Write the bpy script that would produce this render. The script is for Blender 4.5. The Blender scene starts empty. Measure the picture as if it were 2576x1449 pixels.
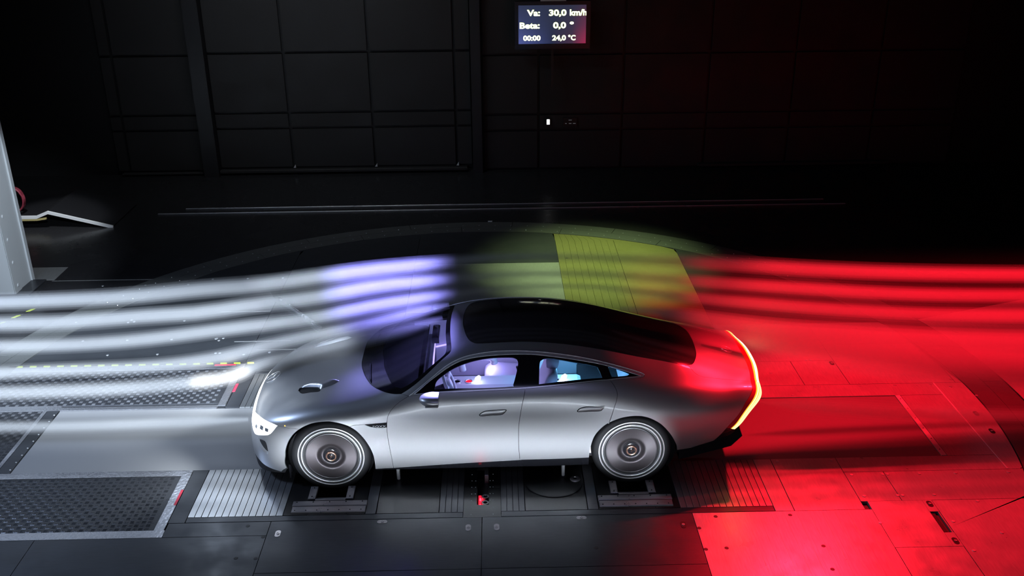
import bpy, bmesh, math, random
import numpy as np
from mathutils import Vector, Matrix
from mathutils.geometry import delaunay_2d_cdt
random.seed(4)
scene = bpy.context.scene
COL = scene.collection
D = bpy.data

# ------------------------------------------------------------------ camera
def look(pitch, yaw, roll):
    F = Vector((math.sin(yaw)*math.cos(pitch), math.cos(yaw)*math.cos(pitch), -math.sin(pitch)))
    R = F.cross(Vector((0, 0, 1))).normalized(); U = R.cross(F)
    R2 = R*math.cos(roll)+U*math.sin(roll); U2 = -R*math.sin(roll)+U*math.cos(roll)
    return Matrix((R2, U2, -F)).transposed()
cam = D.cameras.new('camera'); camo = D.objects.new('camera', cam); COL.objects.link(camo)
camo.location = (0.171607, -8.575657, 5.311676)
camo.rotation_euler = look(0.405353, 0.016465, -0.010218).to_euler()
cam.sensor_width = 36; cam.lens = 36*2435.083241/2576; cam.clip_end = 200
scene.camera = camo

# ------------------------------------------------------------------ world, lamps, exposure
w = D.worlds.new('world'); scene.world = w; w.use_nodes = True
w.node_tree.nodes['Background'].inputs[0].default_value = (.55, .6, .75, 1)
w.node_tree.nodes['Background'].inputs[1].default_value = .006
vs = scene.view_settings
vs.view_transform = 'Standard'; vs.look = 'None'; vs.gamma = 1; vs.exposure = 0
vs.use_curve_mapping = False
scene.display_settings.display_device = 'sRGB'
cy = scene.cycles
cy.use_denoising = True
cy.max_bounces = 6; cy.diffuse_bounces = 2; cy.glossy_bounces = 3; cy.transmission_bounces = 4
cy.volume_bounces = 0; cy.transparent_max_bounces = 12
cy.caustics_reflective = False; cy.caustics_refractive = False
cy.sample_clamp_indirect = 4; cy.sample_clamp_direct = 0
cy.use_adaptive_sampling = True; cy.adaptive_threshold = .03

def aim(o, tgt):
    o.rotation_euler = (Vector(tgt)-o.location).to_track_quat('-Z', 'Y').to_euler()
def area(name, loc, tgt, size, power, col, spread=180, roll=0):
    l = D.lights.new(name, 'AREA'); l.shape = 'RECTANGLE'; l.size, l.size_y = size
    l.energy = power; l.color = col; l.spread = math.radians(spread)
    o = D.objects.new(name, l); COL.objects.link(o); o.location = loc; aim(o, tgt)
    if roll: o.rotation_euler.rotate_axis('Z', math.radians(roll))
    return o
def spot(name, loc, tgt, ang, power, col, blend=.3, rad=.1):
    l = D.lights.new(name, 'SPOT'); l.energy = power; l.color = col; l.spot_size = math.radians(ang)
    l.spot_blend = blend; l.shadow_soft_size = rad
    o = D.objects.new(name, l); COL.objects.link(o); o.location = loc; aim(o, tgt)
    return o
def point(name, loc, power, col, rad=.05):
    l = D.lights.new(name, 'POINT'); l.energy = power; l.color = col; l.shadow_soft_size = rad
    o = D.objects.new(name, l); COL.objects.link(o); o.location = loc
    return o
WHT = (.72, .84, 1.0); RED = (1, .007, .022); BLU = (.34, .34, 1); GRN = (.60, .85, .34)
# unseen lamps added high on both sides, throwing beams across the smoke rake
area('white_beam_lamp', (-4.20, -9.2, 5.2), (-4.20, .04, .90), (4.1, 1.45), 128, WHT, 3)
area('white_fill_lamp', (-1.74, -4.6, 5.6), (-1.74, .04, 1.50), (.85, .8), 11, WHT, 4)
spot('nose_beam_lamp', (-2.76, -9.2, 5.2), (-2.76, .04, .645), 2.2, 26000, (1, .96, .90), .8, .05)  # added spots brighten the smoke just ahead of the nose
spot('nose_beam_lamp', (-2.46, -9.2, 5.2), (-2.46, .04, .715), 2.2, 26000, (1, .96, .90), .8, .05)
area('blue_beam_lamp', (-.90, 8.8, 5.5), (-.90, .04, 1.69), (.96, .68), 52, (.29, .28, 1), 3)
# floods and added fill lamps
spot('red_flood_lamp', (4.3, 1.95, 4.4), (4.80, -.80, 0), 74, 2250, RED, .40, .08)
area('red_beam_lamp', (5.35, -9.2, 5.2), (5.35, .04, 1.22), (6.6, 1.15), 85, RED, 3)  # added to lift the red smoke bands above the floor
spot('green_flood_lamp', (1.75, 4.4, 4.8), (1.65, 4.65, 0), 46, 2000, GRN, .9, .1)
spot('red_smoke_fill_lamp', (2.7, 1.0, 5.6), (2.25, .04, 1.7), 26, 200, RED, 1, .1)  # added red spot for the smoke behind the roof
area('side_strip_lamp', (-.15, -4.6, .40), (-.15, 0, .40), (3.6, .34), 18, (.80, .89, 1), 7)
area('side_line_lamp', (-.9, -4.4, .42), (-.9, 0, .46), (6.5, .12), 9, (.80, .89, 1), 90)
area('left_fill_lamp', (-6.3, -.6, 4.2), (-3.6, .1, 0), (1.2, .6), 75, (.50, .66, 1), 120)  # unseen fill added to brighten the left floor
spot('slat_fill_lamp', (-4.0, 3.2, 4.2), (-2.35, -.95, 0), 16, 160, (.70, .82, 1), .9, .2)  # unseen spot added to brighten the slats ahead of the car
area('wall_wash_lamp', (-3.4, 6.6, 5.8), (-3.2, 9.6, 1.4), (4, .3), 32, (.85, .92, 1), 120)
spot('column_lamp', (-4.4, .8, 3.2), (-6.6, 3.9, .9), 40, 600, (.78, .88, 1), .6, .1)
spot('ramp_lamp', (-6.9, 5.6, 2.4), (-7.1, 6.6, .2), 40, 190, (.9, .95, 1), .5, .08)
area('near_floor_lamp', (.3, -4.2, 3.6), (.3, -1.9, 0), (2.4, .4), 3, (.5, .52, 1), 120)

# ------------------------------------------------------------------ materials
def mat(name, col, rough=.5, metal=0., spec=.5, coat=0., emit=None, es=0., bump=0., bscale=(40, 40, 40), var=0., vscale=8., crough=.03):
    m = D.materials.new(name); m.use_nodes = True
    n = m.node_tree.nodes; l = m.node_tree.links; b = n['Principled BSDF']
    b.inputs['Base Color'].default_value = (*col, 1); b.inputs['Roughness'].default_value = rough
    b.inputs['Metallic'].default_value = metal; b.inputs['Specular IOR Level'].default_value = spec
    b.inputs['Coat Weight'].default_value = coat; b.inputs['Coat Roughness'].default_value = crough
    if emit: b.inputs['Emission Color'].default_value = (*emit, 1); b.inputs['Emission Strength'].default_value = es
    if bump or var:
        tc = n.new('ShaderNodeTexCoord'); mp = n.new('ShaderNodeMapping'); l.new(tc.outputs['Object'], mp.inputs[0])
        mp.inputs['Scale'].default_value = bscale
        nz = n.new('ShaderNodeTexNoise'); nz.inputs['Scale'].default_value = 1; nz.inputs['Detail'].default_value = 3
        l.new(mp.outputs[0], nz.inputs['Vector'])
        if bump:
            bp = n.new('ShaderNodeBump'); bp.inputs['Strength'].default_value = bump; bp.inputs['Distance'].default_value = .004
            l.new(nz.outputs[0], bp.inputs['Height']); l.new(bp.outputs[0], b.inputs['Normal'])
        if var:
            n2 = n.new('ShaderNodeTexNoise'); n2.inputs['Scale'].default_value = vscale; n2.inputs['Detail'].default_value = 5
            l.new(tc.outputs['Object'], n2.inputs['Vector'])
            mr = n.new('ShaderNodeMapRange'); mr.inputs[1].default_value = .3; mr.inputs[2].default_value = .7
            mr.inputs[3].default_value = max(.03, rough-var); mr.inputs[4].default_value = rough+var
            l.new(n2.outputs[0], mr.inputs[0]); l.new(mr.outputs[0], b.inputs['Roughness'])
            mx = n.new('ShaderNodeMix'); mx.data_type = 'RGBA'
            mx.inputs[6].default_value = (*[c*.75 for c in col], 1); mx.inputs[7].default_value = (*[min(1, c*1.2) for c in col], 1)
            l.new(nz.outputs[0], mx.inputs[0]); l.new(mx.outputs[2], b.inputs['Base Color'])
    return m
def emis(name, col, s):
    return mat(name, (0, 0, 0), .6, emit=col, es=s)
def glass(name, tint, refl=1.):
    m = D.materials.new(name); m.use_nodes = True; n = m.node_tree.nodes; l = m.node_tree.links
    n.remove(n['Principled BSDF']); out = n['Material Output']
    t = n.new('ShaderNodeBsdfTransparent'); t.inputs[0].default_value = (*tint, 1)
    g = n.new('ShaderNodeBsdfGlossy'); g.inputs['Roughness'].default_value = .03
    f = n.new('ShaderNodeFresnel'); f.inputs[0].default_value = 1.45
    mx = n.new('ShaderNodeMixShader'); l.new(f.outputs[0], mx.inputs[0]); l.new(t.outputs[0], mx.inputs[1]); l.new(g.outputs[0], mx.inputs[2])
    l.new(mx.outputs[0], out.inputs[0]); return m
M = {}
M['paint'] = mat('silver paint', (.56, .565, .58), .36, .78, .5, .5, crough=.06)
M['under'] = mat('dark body core', (.01, .01, .012), .7)
M['black'] = mat('gloss black trim', (.008, .008, .010), .12, 0, .5, .3)
M['roofglass'] = mat('dark roof glass', (.030, .026, .029), .10, 0, .5, .5)
M['chrome'] = mat('polished trim', (.78, .78, .80), .24, .6)
M['rubber'] = mat('tyre rubber', (.006, .006, .007), .62, 0, .2, bump=.05)
M['alu'] = mat('bright alloy', (.85, .85, .87), .28, .7)
M['gun'] = mat('brushed gunmetal disc', (.20, .185, .19), .50, .75, bump=.03, bscale=(6, 160, 160))
gm = M['gun'].node_tree; gb = gm.nodes['Principled BSDF']; gb.inputs['Base Color'].default_value = (.058, .050, .053, 1); gb.inputs['Anisotropic'].default_value = .6
tg = gm.nodes.new('ShaderNodeTangent'); tg.direction_type = 'RADIAL'; tg.axis = 'Y'; gm.links.new(tg.outputs[0], gb.inputs['Tangent'])
M['copper'] = mat('copper ring', (.78, .45, .33), .25, 1)
M['glass'] = glass('side glass', (.93, .93, 1))
M['wsglass'] = glass('windscreen glass', (.62, .62, .72))
M['hl'] = emis('headlamp light', (.90, .95, 1), 7)
M['hlband'] = emis('front light band', (.86, .92, 1), 4)
M['hllens'] = mat('lamp projector', (.22, .24, .27), .2, .5)
M['tailcore'] = emis('tail light core', (1, .86, .50), 3.2)
M['tailedge'] = emis('tail light edge', (1, .40, .03), 1.5)
M['tailred'] = mat('red lens and red lit corner', (.60, .012, .03), .35, 0, .5, .5)
M['tailline'] = emis('tail light line', (1, .72, .22), 2.8)
M['amber'] = emis('amber marker', (1, .42, .03), 4)
M['seat'] = mat('pale interior leather', (.72, .70, .76), .5)
M['cabin'] = mat('grey interior trim', (.30, .29, .36), .55)
M['cabindark'] = mat('dark interior trim', (.05, .05, .07), .5)
M['cyan'] = emis('cyan ambient light', (.14, .62, 1), 2.6)
M['violet'] = emis('violet ambient light', (.42, .34, 1), 3.0)
M['whitelamp'] = emis('reading lamp', (.75, .9, 1), 9)
M['floor'] = mat('dark painted metal floor', (.042, .045, .050), .40, .25, .5, bump=.05, bscale=(9, 60, 9), var=.08, vscale=3)
M['plate'] = mat('grey metal floor plate', (.052, .055, .062), .36, .40, .5, bump=.05, bscale=(8, 90, 9), var=.08, vscale=4)
M['pale'] = mat('red lit floor plate tone', (.48, .482, .48), .33, .45, .5, bump=.05, bscale=(70, 8, 9), var=.06, vscale=5)  # lighter copy of the floor paint, standing in for strong red light
M['light'] = mat('bare metal plate', (.34, .345, .34), .36, .5, .5, bump=.05, bscale=(90, 8, 9), var=.06, vscale=5)
M['outer'] = mat('black hall floor', (.022, .022, .024), .27, 0, .5, bump=.03, bscale=(20, 20, 20), var=.06, vscale=1.3)
M['rimplate'] = mat('turntable rim plate', (.13, .134, .13), .38, .4, .5, bump=.04, bscale=(60, 60, 60), var=.06, vscale=4)
M['slat'] = mat('brushed aluminium slat', (.46, .47, .48), .33, .85, .5, bump=.12, bscale=(260, 5, 40), var=.05, vscale=6)
M['slatdark'] = mat('dull aluminium slat', (.15, .15, .155), .42, .6, bump=.1, bscale=(260, 5, 40))
M['wood'] = mat('ribbed deck board', (.17, .155, .060), .45, .1, bump=.12, bscale=(160, 6, 40), var=.06, vscale=4)
M['belt'] = mat('black rubber belt', (.19, .19, .192), .42, 0, .5, bump=.03, bscale=(60, 60, 60))
M['tread'] = mat('tread plate', (.050, .052, .058), .34, .45, .5, var=.1, vscale=6)
M['tape'] = mat('silver foil tape', (.52, .53, .57), .24, .85, .5, bump=.6, bscale=(40, 40, 40), var=.06, vscale=9)
M['dark'] = mat('black recess', (.012, .012, .013), .5)
M['darkmetal'] = mat('dark rig steel', (.013, .013, .014), .38, .3)
M['rig'] = mat('machined rig bar', (.52, .49, .50), .32, .8, bump=.05, bscale=(8, 80, 8), var=.06, vscale=8)
M['bolt'] = mat('bolt head', (.66, .68, .70), .35, .8)
M['boltdark'] = mat('bolt hole', (.015, .015, .016), .5)
M['hazy'] = mat('hazard tape yellow', (.34, .40, .04), .5)
M['hazk'] = mat('hazard tape black', (.02, .02, .02), .5)
M['redtape'] = mat('red tape', (.55, .03, .06), .5)
M['wall'] = mat('black wall panel', (.016, .0155, .016), .62, bump=.08, bscale=(60, 60, 60), var=.05, vscale=2)
M['wallcore'] = mat('black wall joint', (.006, .006, .007), .6)
M['pillar'] = mat('black pillar', (.010, .010, .012), .5)
M['white'] = mat('white painted steel', (.62, .66, .68), .42, bump=.03, bscale=(30, 30, 30))
M['whiteplate'] = mat('white edge plate', (.75, .77, .78), .4)
M['ply'] = mat('pale plywood', (.45, .38, .16), .6)
M['cable'] = mat('dark red cable', (.22, .03, .05), .4)
M['screen'] = None
M['frame'] = mat('display frame', (.012, .012, .014), .3)
M['text'] = emis('display lettering', (1, 1, .70), 3.0)
M['texthalo'] = emis('display letter edge', (.62, .85, .12), .9)
M['lamp'] = emis('small wall lamp', (1, 1, 1), 1.5)
M['dim'] = emis('dim indicator', (.5, .5, .55), .12)
M['led'] = emis('red led', (1, .03, .06), 5)
M['redglow'] = emis('red lit lens', (1, .01, .03), 1.6)

# ------------------------------------------------------------------ object helpers
def tag(o, label=None, cat=None, group=None, kind=None):
    if label: o['label'] = label
    if cat: o['category'] = cat
    if group: o['group'] = group
    if kind: o['kind'] = kind
    return o
def empty(name, loc=(0, 0, 0), label=None, cat=None, group=None):
    o = D.objects.new(name, None); COL.objects.link(o); o.location = loc; o.empty_display_size = .1
    return tag(o, label, cat, group)
def link(name, me, parent=None, m=None):
    o = D.objects.new(name, me); COL.objects.link(o)
    if m is not None and not me.materials: me.materials.append(m)
    if parent is not None: o.parent = parent
    return o
def raw(name, V, F, m, parent=None, smooth=False, mi=None, mats=None):
    me = D.meshes.new(name); me.from_pydata([tuple(map(float, v)) for v in V], [], F)
    if mats:
        for x in mats: me.materials.append(x)
        if mi: me.polygons.foreach_set('material_index', mi)
    if smooth: me.polygons.foreach_set('use_smooth', [True]*len(me.polygons))
    me.update(); return link(name, me, parent, None if mats else m)
class MB:
    def __init__(s): s.V = []; s.F = []
    def add(s, V, F):
        k = len(s.V); s.V += [tuple(v) for v in V]; s.F += [tuple(i+k for i in f) for f in F]; return s
    def box(s, x0, x1, y0, y1, z0, z1, b=0.):
        if b <= 0:
            V = [(x, y, z) for z in (z0, z1) for x, y in ((x0, y0), (x1, y0), (x1, y1), (x0, y1))]
            return s.add(V, [(3, 2, 1, 0), (4, 5, 6, 7), (0, 1, 5, 4), (1, 2, 6, 5), (2, 3, 7, 6), (3, 0, 4, 7)])
        R = lambda i, z: [(x0+i, y0+i, z), (x1-i, y0+i, z), (x1-i, y1-i, z), (x0+i, y1-i, z)]
        V = R(0, z0)+R(0, z1-b)+R(b, z1)
        F = [(3, 2, 1, 0), (8, 9, 10, 11)]
        for k in (0, 4):
            for i in range(4): F.append((k+i, k+(i+1) % 4, k+4+(i+1) % 4, k+4+i))
        return s.add(V, F)
    def prism(s, pts, z0, z1):
        n = len(pts); V = [(x, y, z0) for x, y in pts]+[(x, y, z1) for x, y in pts]
        return s.add(V, [tuple(range(n-1, -1, -1)), tuple(range(n, 2*n))]+[(i, (i+1) % n, n+(i+1) % n, n+i) for i in range(n)])
    def lathe(s, prof, org, ax='y', n=48, sgn=1, a0=0, closed=False):
        """prof (r, d): d measured along the axis from org"""
        V = []; F = []; m = len(prof)
        for k in range(n):
            a = 2*math.pi*k/n; c, d_ = math.cos(a), math.sin(a)
            for r, d in prof:
                if ax == 'y': V.append((org[0]+r*c, org[1]+sgn*d, org[2]+r*d_))
                elif ax == 'z': V.append((org[0]+r*c, org[1]+r*d_, org[2]+sgn*d))
                else: V.append((org[0]+sgn*d, org[1]+r*c, org[2]+r*d_))
        for k in range(n):
            for i in range(m-1):
                a = k*m+i; b = ((k+1) % n)*m+i
                F.append((a, a+1, b+1, b) if (sgn > 0) == (ax != 'z') else (a, b, b+1, a+1))
        return s.add(V, F)
    def tube(s, P, r, n=8, cap=True):
        P = [Vector(p) for p in P]; V = []; F = []
        rr = r if hasattr(r, '__len__') else [r]*len(P)
        up = Vector((0, 0, 1))
        for i, p in enumerate(P):
            t = (P[min(i+1, len(P)-1)]-P[max(i-1, 0)]).normalized()
            u = up if abs(t.z) < .95 else Vector((0, 1, 0))
            a = t.cross(u).normalized(); b = a.cross(t)
            for k in range(n):
                q = 2*math.pi*k/n; V.append(p+(a*math.cos(q)+b*math.sin(q))*rr[i])
        for i in range(len(P)-1):
            for k in range(n): F.append((i*n+k, i*n+(k+1) % n, (i+1)*n+(k+1) % n, (i+1)*n+k))
        if cap: F += [tuple(range(n-1, -1, -1)), tuple((len(P)-1)*n+k for k in range(n))]
        return s.add(V, F)
    def build(s, name, m, parent=None, smooth=False, auto=False):
        o = raw(name, s.V, s.F, m, parent, smooth)
        if auto:
            bm = bmesh.new(); bm.from_mesh(o.data)
            bmesh.ops.recalc_face_normals(bm, faces=bm.faces)
            for e in bm.edges:
                if len(e.link_faces) == 2 and e.calc_face_angle(0) > .6: e.smooth = False
            for f in bm.faces: f.smooth = True
            bm.to_mesh(o.data); bm.free()
        return o
def dup(o, parent=None, loc=None):
    c = o.copy(); COL.objects.link(c)
    if parent is not None: c.parent = parent
    if loc is not None: c.location = loc
    for ch in list(o.children): dup(ch, c)
    return c

# ------------------------------------------------------------------ setting: floor
def S(o, kind='structure'): o['kind'] = kind; return o
FL = S(raw('floor', [(-30, -14, -.30), (30, -14, -.30), (30, 12, -.30), (-30, 12, -.30)], [(0, 1, 2, 3)], M['dark']))
CX, CY, CR = -.11, .617, 5.97
def flat(name, x0, x1, y0, y1, m, z=0., th=.03, g=.003, b=.002, parent=None):
    return MB().box(x0+g, x1-g, y0+g, y1-g, z-th, z, b).build(name, m, parent or FL)
def mir(y): return .08-y
# outer hall floor around the turntable (one painted slab with a round opening)
def ringband(name, r0, r1, a0, a1, m, z=0., th=.03, n=16, parent=None, g=.0):
    V = []; F = []
    for k in range(n+1):
        a = a0+(a1-a0)*k/n
        for r in (r0, r1):
            for zz in (z-th, z): V.append((CX+r*math.cos(a), CY+r*math.sin(a), zz))
    for k in range(n):
        i = 4*k; j = i+4
        F += [(i+1, i+3, j+3, j+1), (i, j, j+2, i+2), (i, i+1, j+1, j), (i+2, j+2, j+3, i+3)]
    F += [(0, 2, 3, 1), (4*n, 4*n+1, 4*n+3, 4*n+2)]
    return raw(name, V, F, m, parent or FL)
n = 96; V = []; F = []
for k in range(n):
    a = 2*math.pi*k/n; c, s_ = math.cos(a), math.sin(a)
    V.append((CX+(CR+.006)*c, CY+(CR+.006)*s_, 0))
    t = min(26/abs(c) if abs(c) > 1e-6 else 1e9, (9.9-CY)/s_ if s_ > 1e-6 else (13/-s_ if s_ < -1e-6 else 1e9)); V.append((CX+t*c, CY+t*s_, 0))
for k in range(n): i, j = 2*k, 2*((k+1) % n); F.append((i, i+1, j+1, j))
# the corners of the rectangle
raw('hall_floor', V, F, M['outer'], FL)
for sx in (-1, 1):
    flat('hall_floor', min(sx*14, sx*30), max(sx*14, sx*30), -14, 9.9, M['outer'], -.004, g=0)
# turntable rim in two courses of bolted plates
na = 22
for course, (r0, r1, off) in enumerate(((5.735, 5.965, .0), (5.505, 5.73, .5))):
    for k in range(na):
        a0 = 2*math.pi*(k+off)/na+.05; a1 = a0+2*math.pi/na
        ringband('rim_plate', r0, r1, a0+.0006, a1-.0006, M['rimplate'], .002, n=6)
for k in range(6): ringband('lightened_hall_floor', 5.985, 8.6, math.radians(-56+k*12.5), math.radians(-43.6+k*12.5), M['pale'], .002, .02, 6)  # added pale sheets stand in for red light on the hall floor
# turntable deck plates ---------------------------------------------------
ringband('turntable_deck', 0, 2.42, 0, 2*math.pi, M['dark'], -.24, .05, 48)
ringband('turntable_deck', 2.41, 5.95, 0, 2*math.pi, M['floor'], -.031, .05, 64)
def disc_clip(x0, x1, y0, y1, R=5.49, n=10):
    """rectangle clipped to the turntable circle (polygon points, counter clockwise)"""
    P = [(x0, y0), (x1, y0), (x1, y1), (x0, y1)]; Q = []
    for i in range(4):
        a, b = P[i], P[(i+1) % 4]
        for k in range(n): Q.append((a[0]+(b[0]-a[0])*k/n, a[1]+(b[1]-a[1])*k/n))
    out = []
    for x, y in Q:
        d = math.hypot(x-CX, y-CY)
        if d > R: x, y = CX+(x-CX)*R/d, CY+(y-CY)*R/d
        out.append((x, y))
    return out
def deck(x0, x1, y0, y1, m, z=0., name='floor_plate', g=.003):
    P = disc_clip(x0+g, x1-g, y0+g, y1-g)
    A = .5*abs(sum(P[i][0]*P[(i+1) % len(P)][1]-P[(i+1) % len(P)][0]*P[i][1] for i in range(len(P))))
    if A < .02: return None
    return MB().prism(P, z-.03, z).build(name, m, FL)
YB0, YB1 = -.56, .635
# rolling belt
b = MB().box(-4.585, 4.51, YB0+.006, YB1-.006, -.03, -.006).build('moving_belt', M['belt'], FL)
o = flat('belt_end_strip', 4.512, 4.572, YB0, YB1, M['white'], .003)
for k in range(6): MB().lathe([(0, .0055), (.006, .0055), (.007, .003)], (4.542, -.45+k*.2, 0), 'z', 8).build('screw', M['boltdark'], o)
o = flat('belt_end_frame', -4.72, -4.59, YB0, YB1, M['plate'], .003)
for k in range(9): MB().lathe([(0, .0065), (.008, .0065), (.009, .003)], (-4.61, -.5+k*.13, 0), 'z', 8).build('screw', M['bolt'], o)
def slats(name, x0, x1, y0, y1, n, m, z=0.):
    base = flat(name, x0, x1, y0, y1, M['dark'], z-.012, .02, 0)
    wd = (x1-x0)/n; o = None
    for k in range(n):
        if o is None:
            o = MB().box(.002, wd-.002, y0+.002, y1-.002, -.014, .0, .0015).build('slat', m, base); o.location = (x0, 0, z)
            p0 = o
        else:
            c = p0.copy(); COL.objects.link(c); c.location = (x0+k*wd, 0, z)
    return base
def both(fn, y0, y1):
    fn(y0, y1); fn(mir(y1), mir(y0))
N0, N1 = -1.32, YB0
def wheel_well(xa, xb, xc, y0, y1):
    a, b = xc-.175, xc+.175; ye = y0+.21 if y0 < 0 else y1-.21
    flat('rig_plate', xa, a, y0, y1, M['darkmetal'], b=0); flat('rig_plate', b, xb, y0, y1, M['darkmetal'], b=0)
    flat('rig_plate', a, b, *((y0, ye) if y0 < 0 else (ye, y1)), M['darkmetal'], g=0, b=0)
for (y0, y1) in ((N0, N1), (mir(N1), mir(N0))):
    flat('floor_plate', -2.81, -2.655, min(y0, y1)-(.08 if y0 < 0 else 0), y1+(.08 if y0 > 0 else 0), M['plate'])
    slats('slatted_plate', -2.655, -1.80, y0, y1, 14, M['slat'])
    wheel_well(-1.80, -1.06, -1.4, y0, y1)
    flat('hatch_plate', -1.06, -.96, y0, y1, M['slatdark'], .001)
    flat('rig_plate', -.96, -.39, y0, y1, M['darkmetal'])
    slats('slatted_plate', -.39, -.17, y0, y1, 4, M['slatdark'])
    slats('slatted_plate', .17, .39, y0, y1, 4, M['slatdark'])
    flat('rig_plate', .39, .96, y0, y1, M['darkmetal'])
    flat('hatch_plate', .96, 1.06, y0, y1, M['slatdark'], .001)
    wheel_well(1.06, 1.80, 1.4, y0, y1)
    slats('slatted_plate', 1.80, 2.645, y0, y1, 14, M['slat'])
    flat('floor_plate', 2.645, 2.82, min(y0, y1)-(.08 if y0 < 0 else 0), y1+(.08 if y0 > 0 else 0), M['pale'])
for ya, yb in ((-1.40, N0), (mir(N0), mir(-1.40))):
    for xa, xb in ((-2.655, -.17), (.17, 2.645)):
        flat('border_plate', xa, xb, ya, yb, M['plate'], .001)
# instrument pit between the axles
pw0, pw1 = -.05, .06
for (xa, xb, ya, yb) in ((-.17, pw0, -1.40, YB0), (pw1, .17, -1.40, YB0), (pw0, pw1, -1.40, -1.215), (pw0, pw1, -.62, YB0)):
    flat('rig_plate', xa, xb, ya, yb, M['darkmetal'], g=.0, b=0)
flat('rig_plate', -.17, .17, mir(YB0), mir(-1.40), M['darkmetal'])
pit = MB().box(pw0, pw1, -1.215, -.62, -.20, -.19).build('pit_floor', M['dark'], FL)
for k in range(7):
    for x in (-.10, .10):
        MB().lathe([(0, .003), (.004, .003), (.005, 0)], (x, -1.36+k*.105, 0), 'z', 6).build('screw', M['bolt'], FL)
        if 1 < k < 6: MB().lathe([(0, .003), (.004, .003), (.005, 0)], (x*.68+.004, -1.36+k*.105, 0), 'z', 6).build('screw', M['bolt'], FL)
sens = empty('sensor_unit', (0, -1.0, -.125), 'dark instrument unit with two grey ring lenses and red lights in the floor slot', 'instrument')
MB().box(-.045, .058, -.20, .30, 0, .06).build('housing', M['dark'], sens)
MB().box(.02, .056, .22, .34, .06, .15, .004).build('bracket', M['rig'], sens)
for k in range(2):
    yc = -.155+k*.095
    MB().lathe([(.018, .10), (.020, .108), (.032, .108), (.034, .10), (.034, .06)], (.028, yc, 0), 'z', 20).build('ring_lens', M['rig'], sens, auto=True)
    MB().lathe([(0, .1), (.008, .098), (.010, .09), (.010, .06)], (-.018, yc-.02, 0), 'z', 10).build('red_light', M['led'], sens)
MB().box(-.036, -.010, -.20, .0, .06, .075, .002).build('glow_strip', M['redglow'], sens)
# left: tread plates framed by foil tape
def treads(x0, x1, y0, y1, name='tread_plate'):
    pl = flat(name, x0, x1, y0, y1, M['tread'], -.002)
    mb = MB(); st = .052; nx = int((x1-x0)/st); ny = int((y1-y0)/st)
    for i in range(nx):
        for j in range(ny):
            cx, cy_ = x0+(i+.5)*st, y0+(j+.5)*st
            hor = (i+j) % 2
            for q in (-1, 0, 1):
                a, d = .0205, .0042
                ox, oy = ((0, q*.0125) if hor else (q*.0125, 0))
                ex, ey = ((a, d) if hor else (d, a))
                x, y = cx+ox, cy_+oy
                mb.add([(x-ex, y-ey, -.002), (x+ex, y-ey, -.002), (x+ex, y+ey, -.002), (x-ex, y+ey, -.002), (x-ex*.75, y-ey*.4, .0016), (x+ex*.75, y-ey*.4, .0016), (x+ex*.75, y+ey*.4, .0016), (x-ex*.75, y+ey*.4, .0016)],
                       [(4, 5, 6, 7), (0, 1, 5, 4), (1, 2, 6, 5), (2, 3, 7, 6), (3, 0, 4, 7)])
    o = mb.build('tread_relief', M['tread'], pl); o['kind'] = 'stuff'
    return pl
treads(-5.6, -2.90, -1.50, -.66)
treads(-5.6, -2.90, .74, 1.55)
treads(-5.6, -4.76, -.56, .64)
def tape(x0, x1, y0, y1, z=.0015): return flat('foil_tape', x0, x1, y0, y1, M['tape'], z, .02, 0, 0)
tape(-5.6, -2.815, -.66, -.562); tape(-2.90, -2.812, -1.50, -.66); tape(-5.6, -2.80, -1.60, -1.50)
tape(-5.6, -4.60, .637, .74, .002); tape(-4.60, -2.90, .64, .70, .0012); tape(-4.765, -4.722, -.562, .637, .002)
tape(-2.90, -2.82, .70, 1.55); tape(-5.6, -2.82, 1.55, 1.66, .001)
flat('red_tape', -2.835, -2.812, -1.13, -.89, M['redtape'], .003, .01, 0, 0)
flat('red_tape', -2.815, -2.785, .99, 1.17, M['redtape'], .003, .01, 0, 0)
flat('red_tape', -3.18, -2.93, 1.625, 1.655, M['redtape'], .003, .01, 0, 0)
x = -5.6; k = 0
while x < -2.75:
    MB().prism([(x, 1.66), (x+.078, 1.66), (x+.068, 1.70), (x-.010, 1.70)], -.01, .002).build('hazard_stripe', M['hazy'] if k % 2 else M['hazk'], FL); x += .08; k += 1
for k in range(10):
    t = k*.11; x, y = -6.02-t*.47, 3.45-t*.9
    MB().prism([(x, y), (x-.038, y-.075), (x+.012, y-.06), (x+.05, y+.01)], -.01, .004).build('hazard_stripe', M['hazy'] if k % 2 else M['hazk'], FL)
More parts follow.
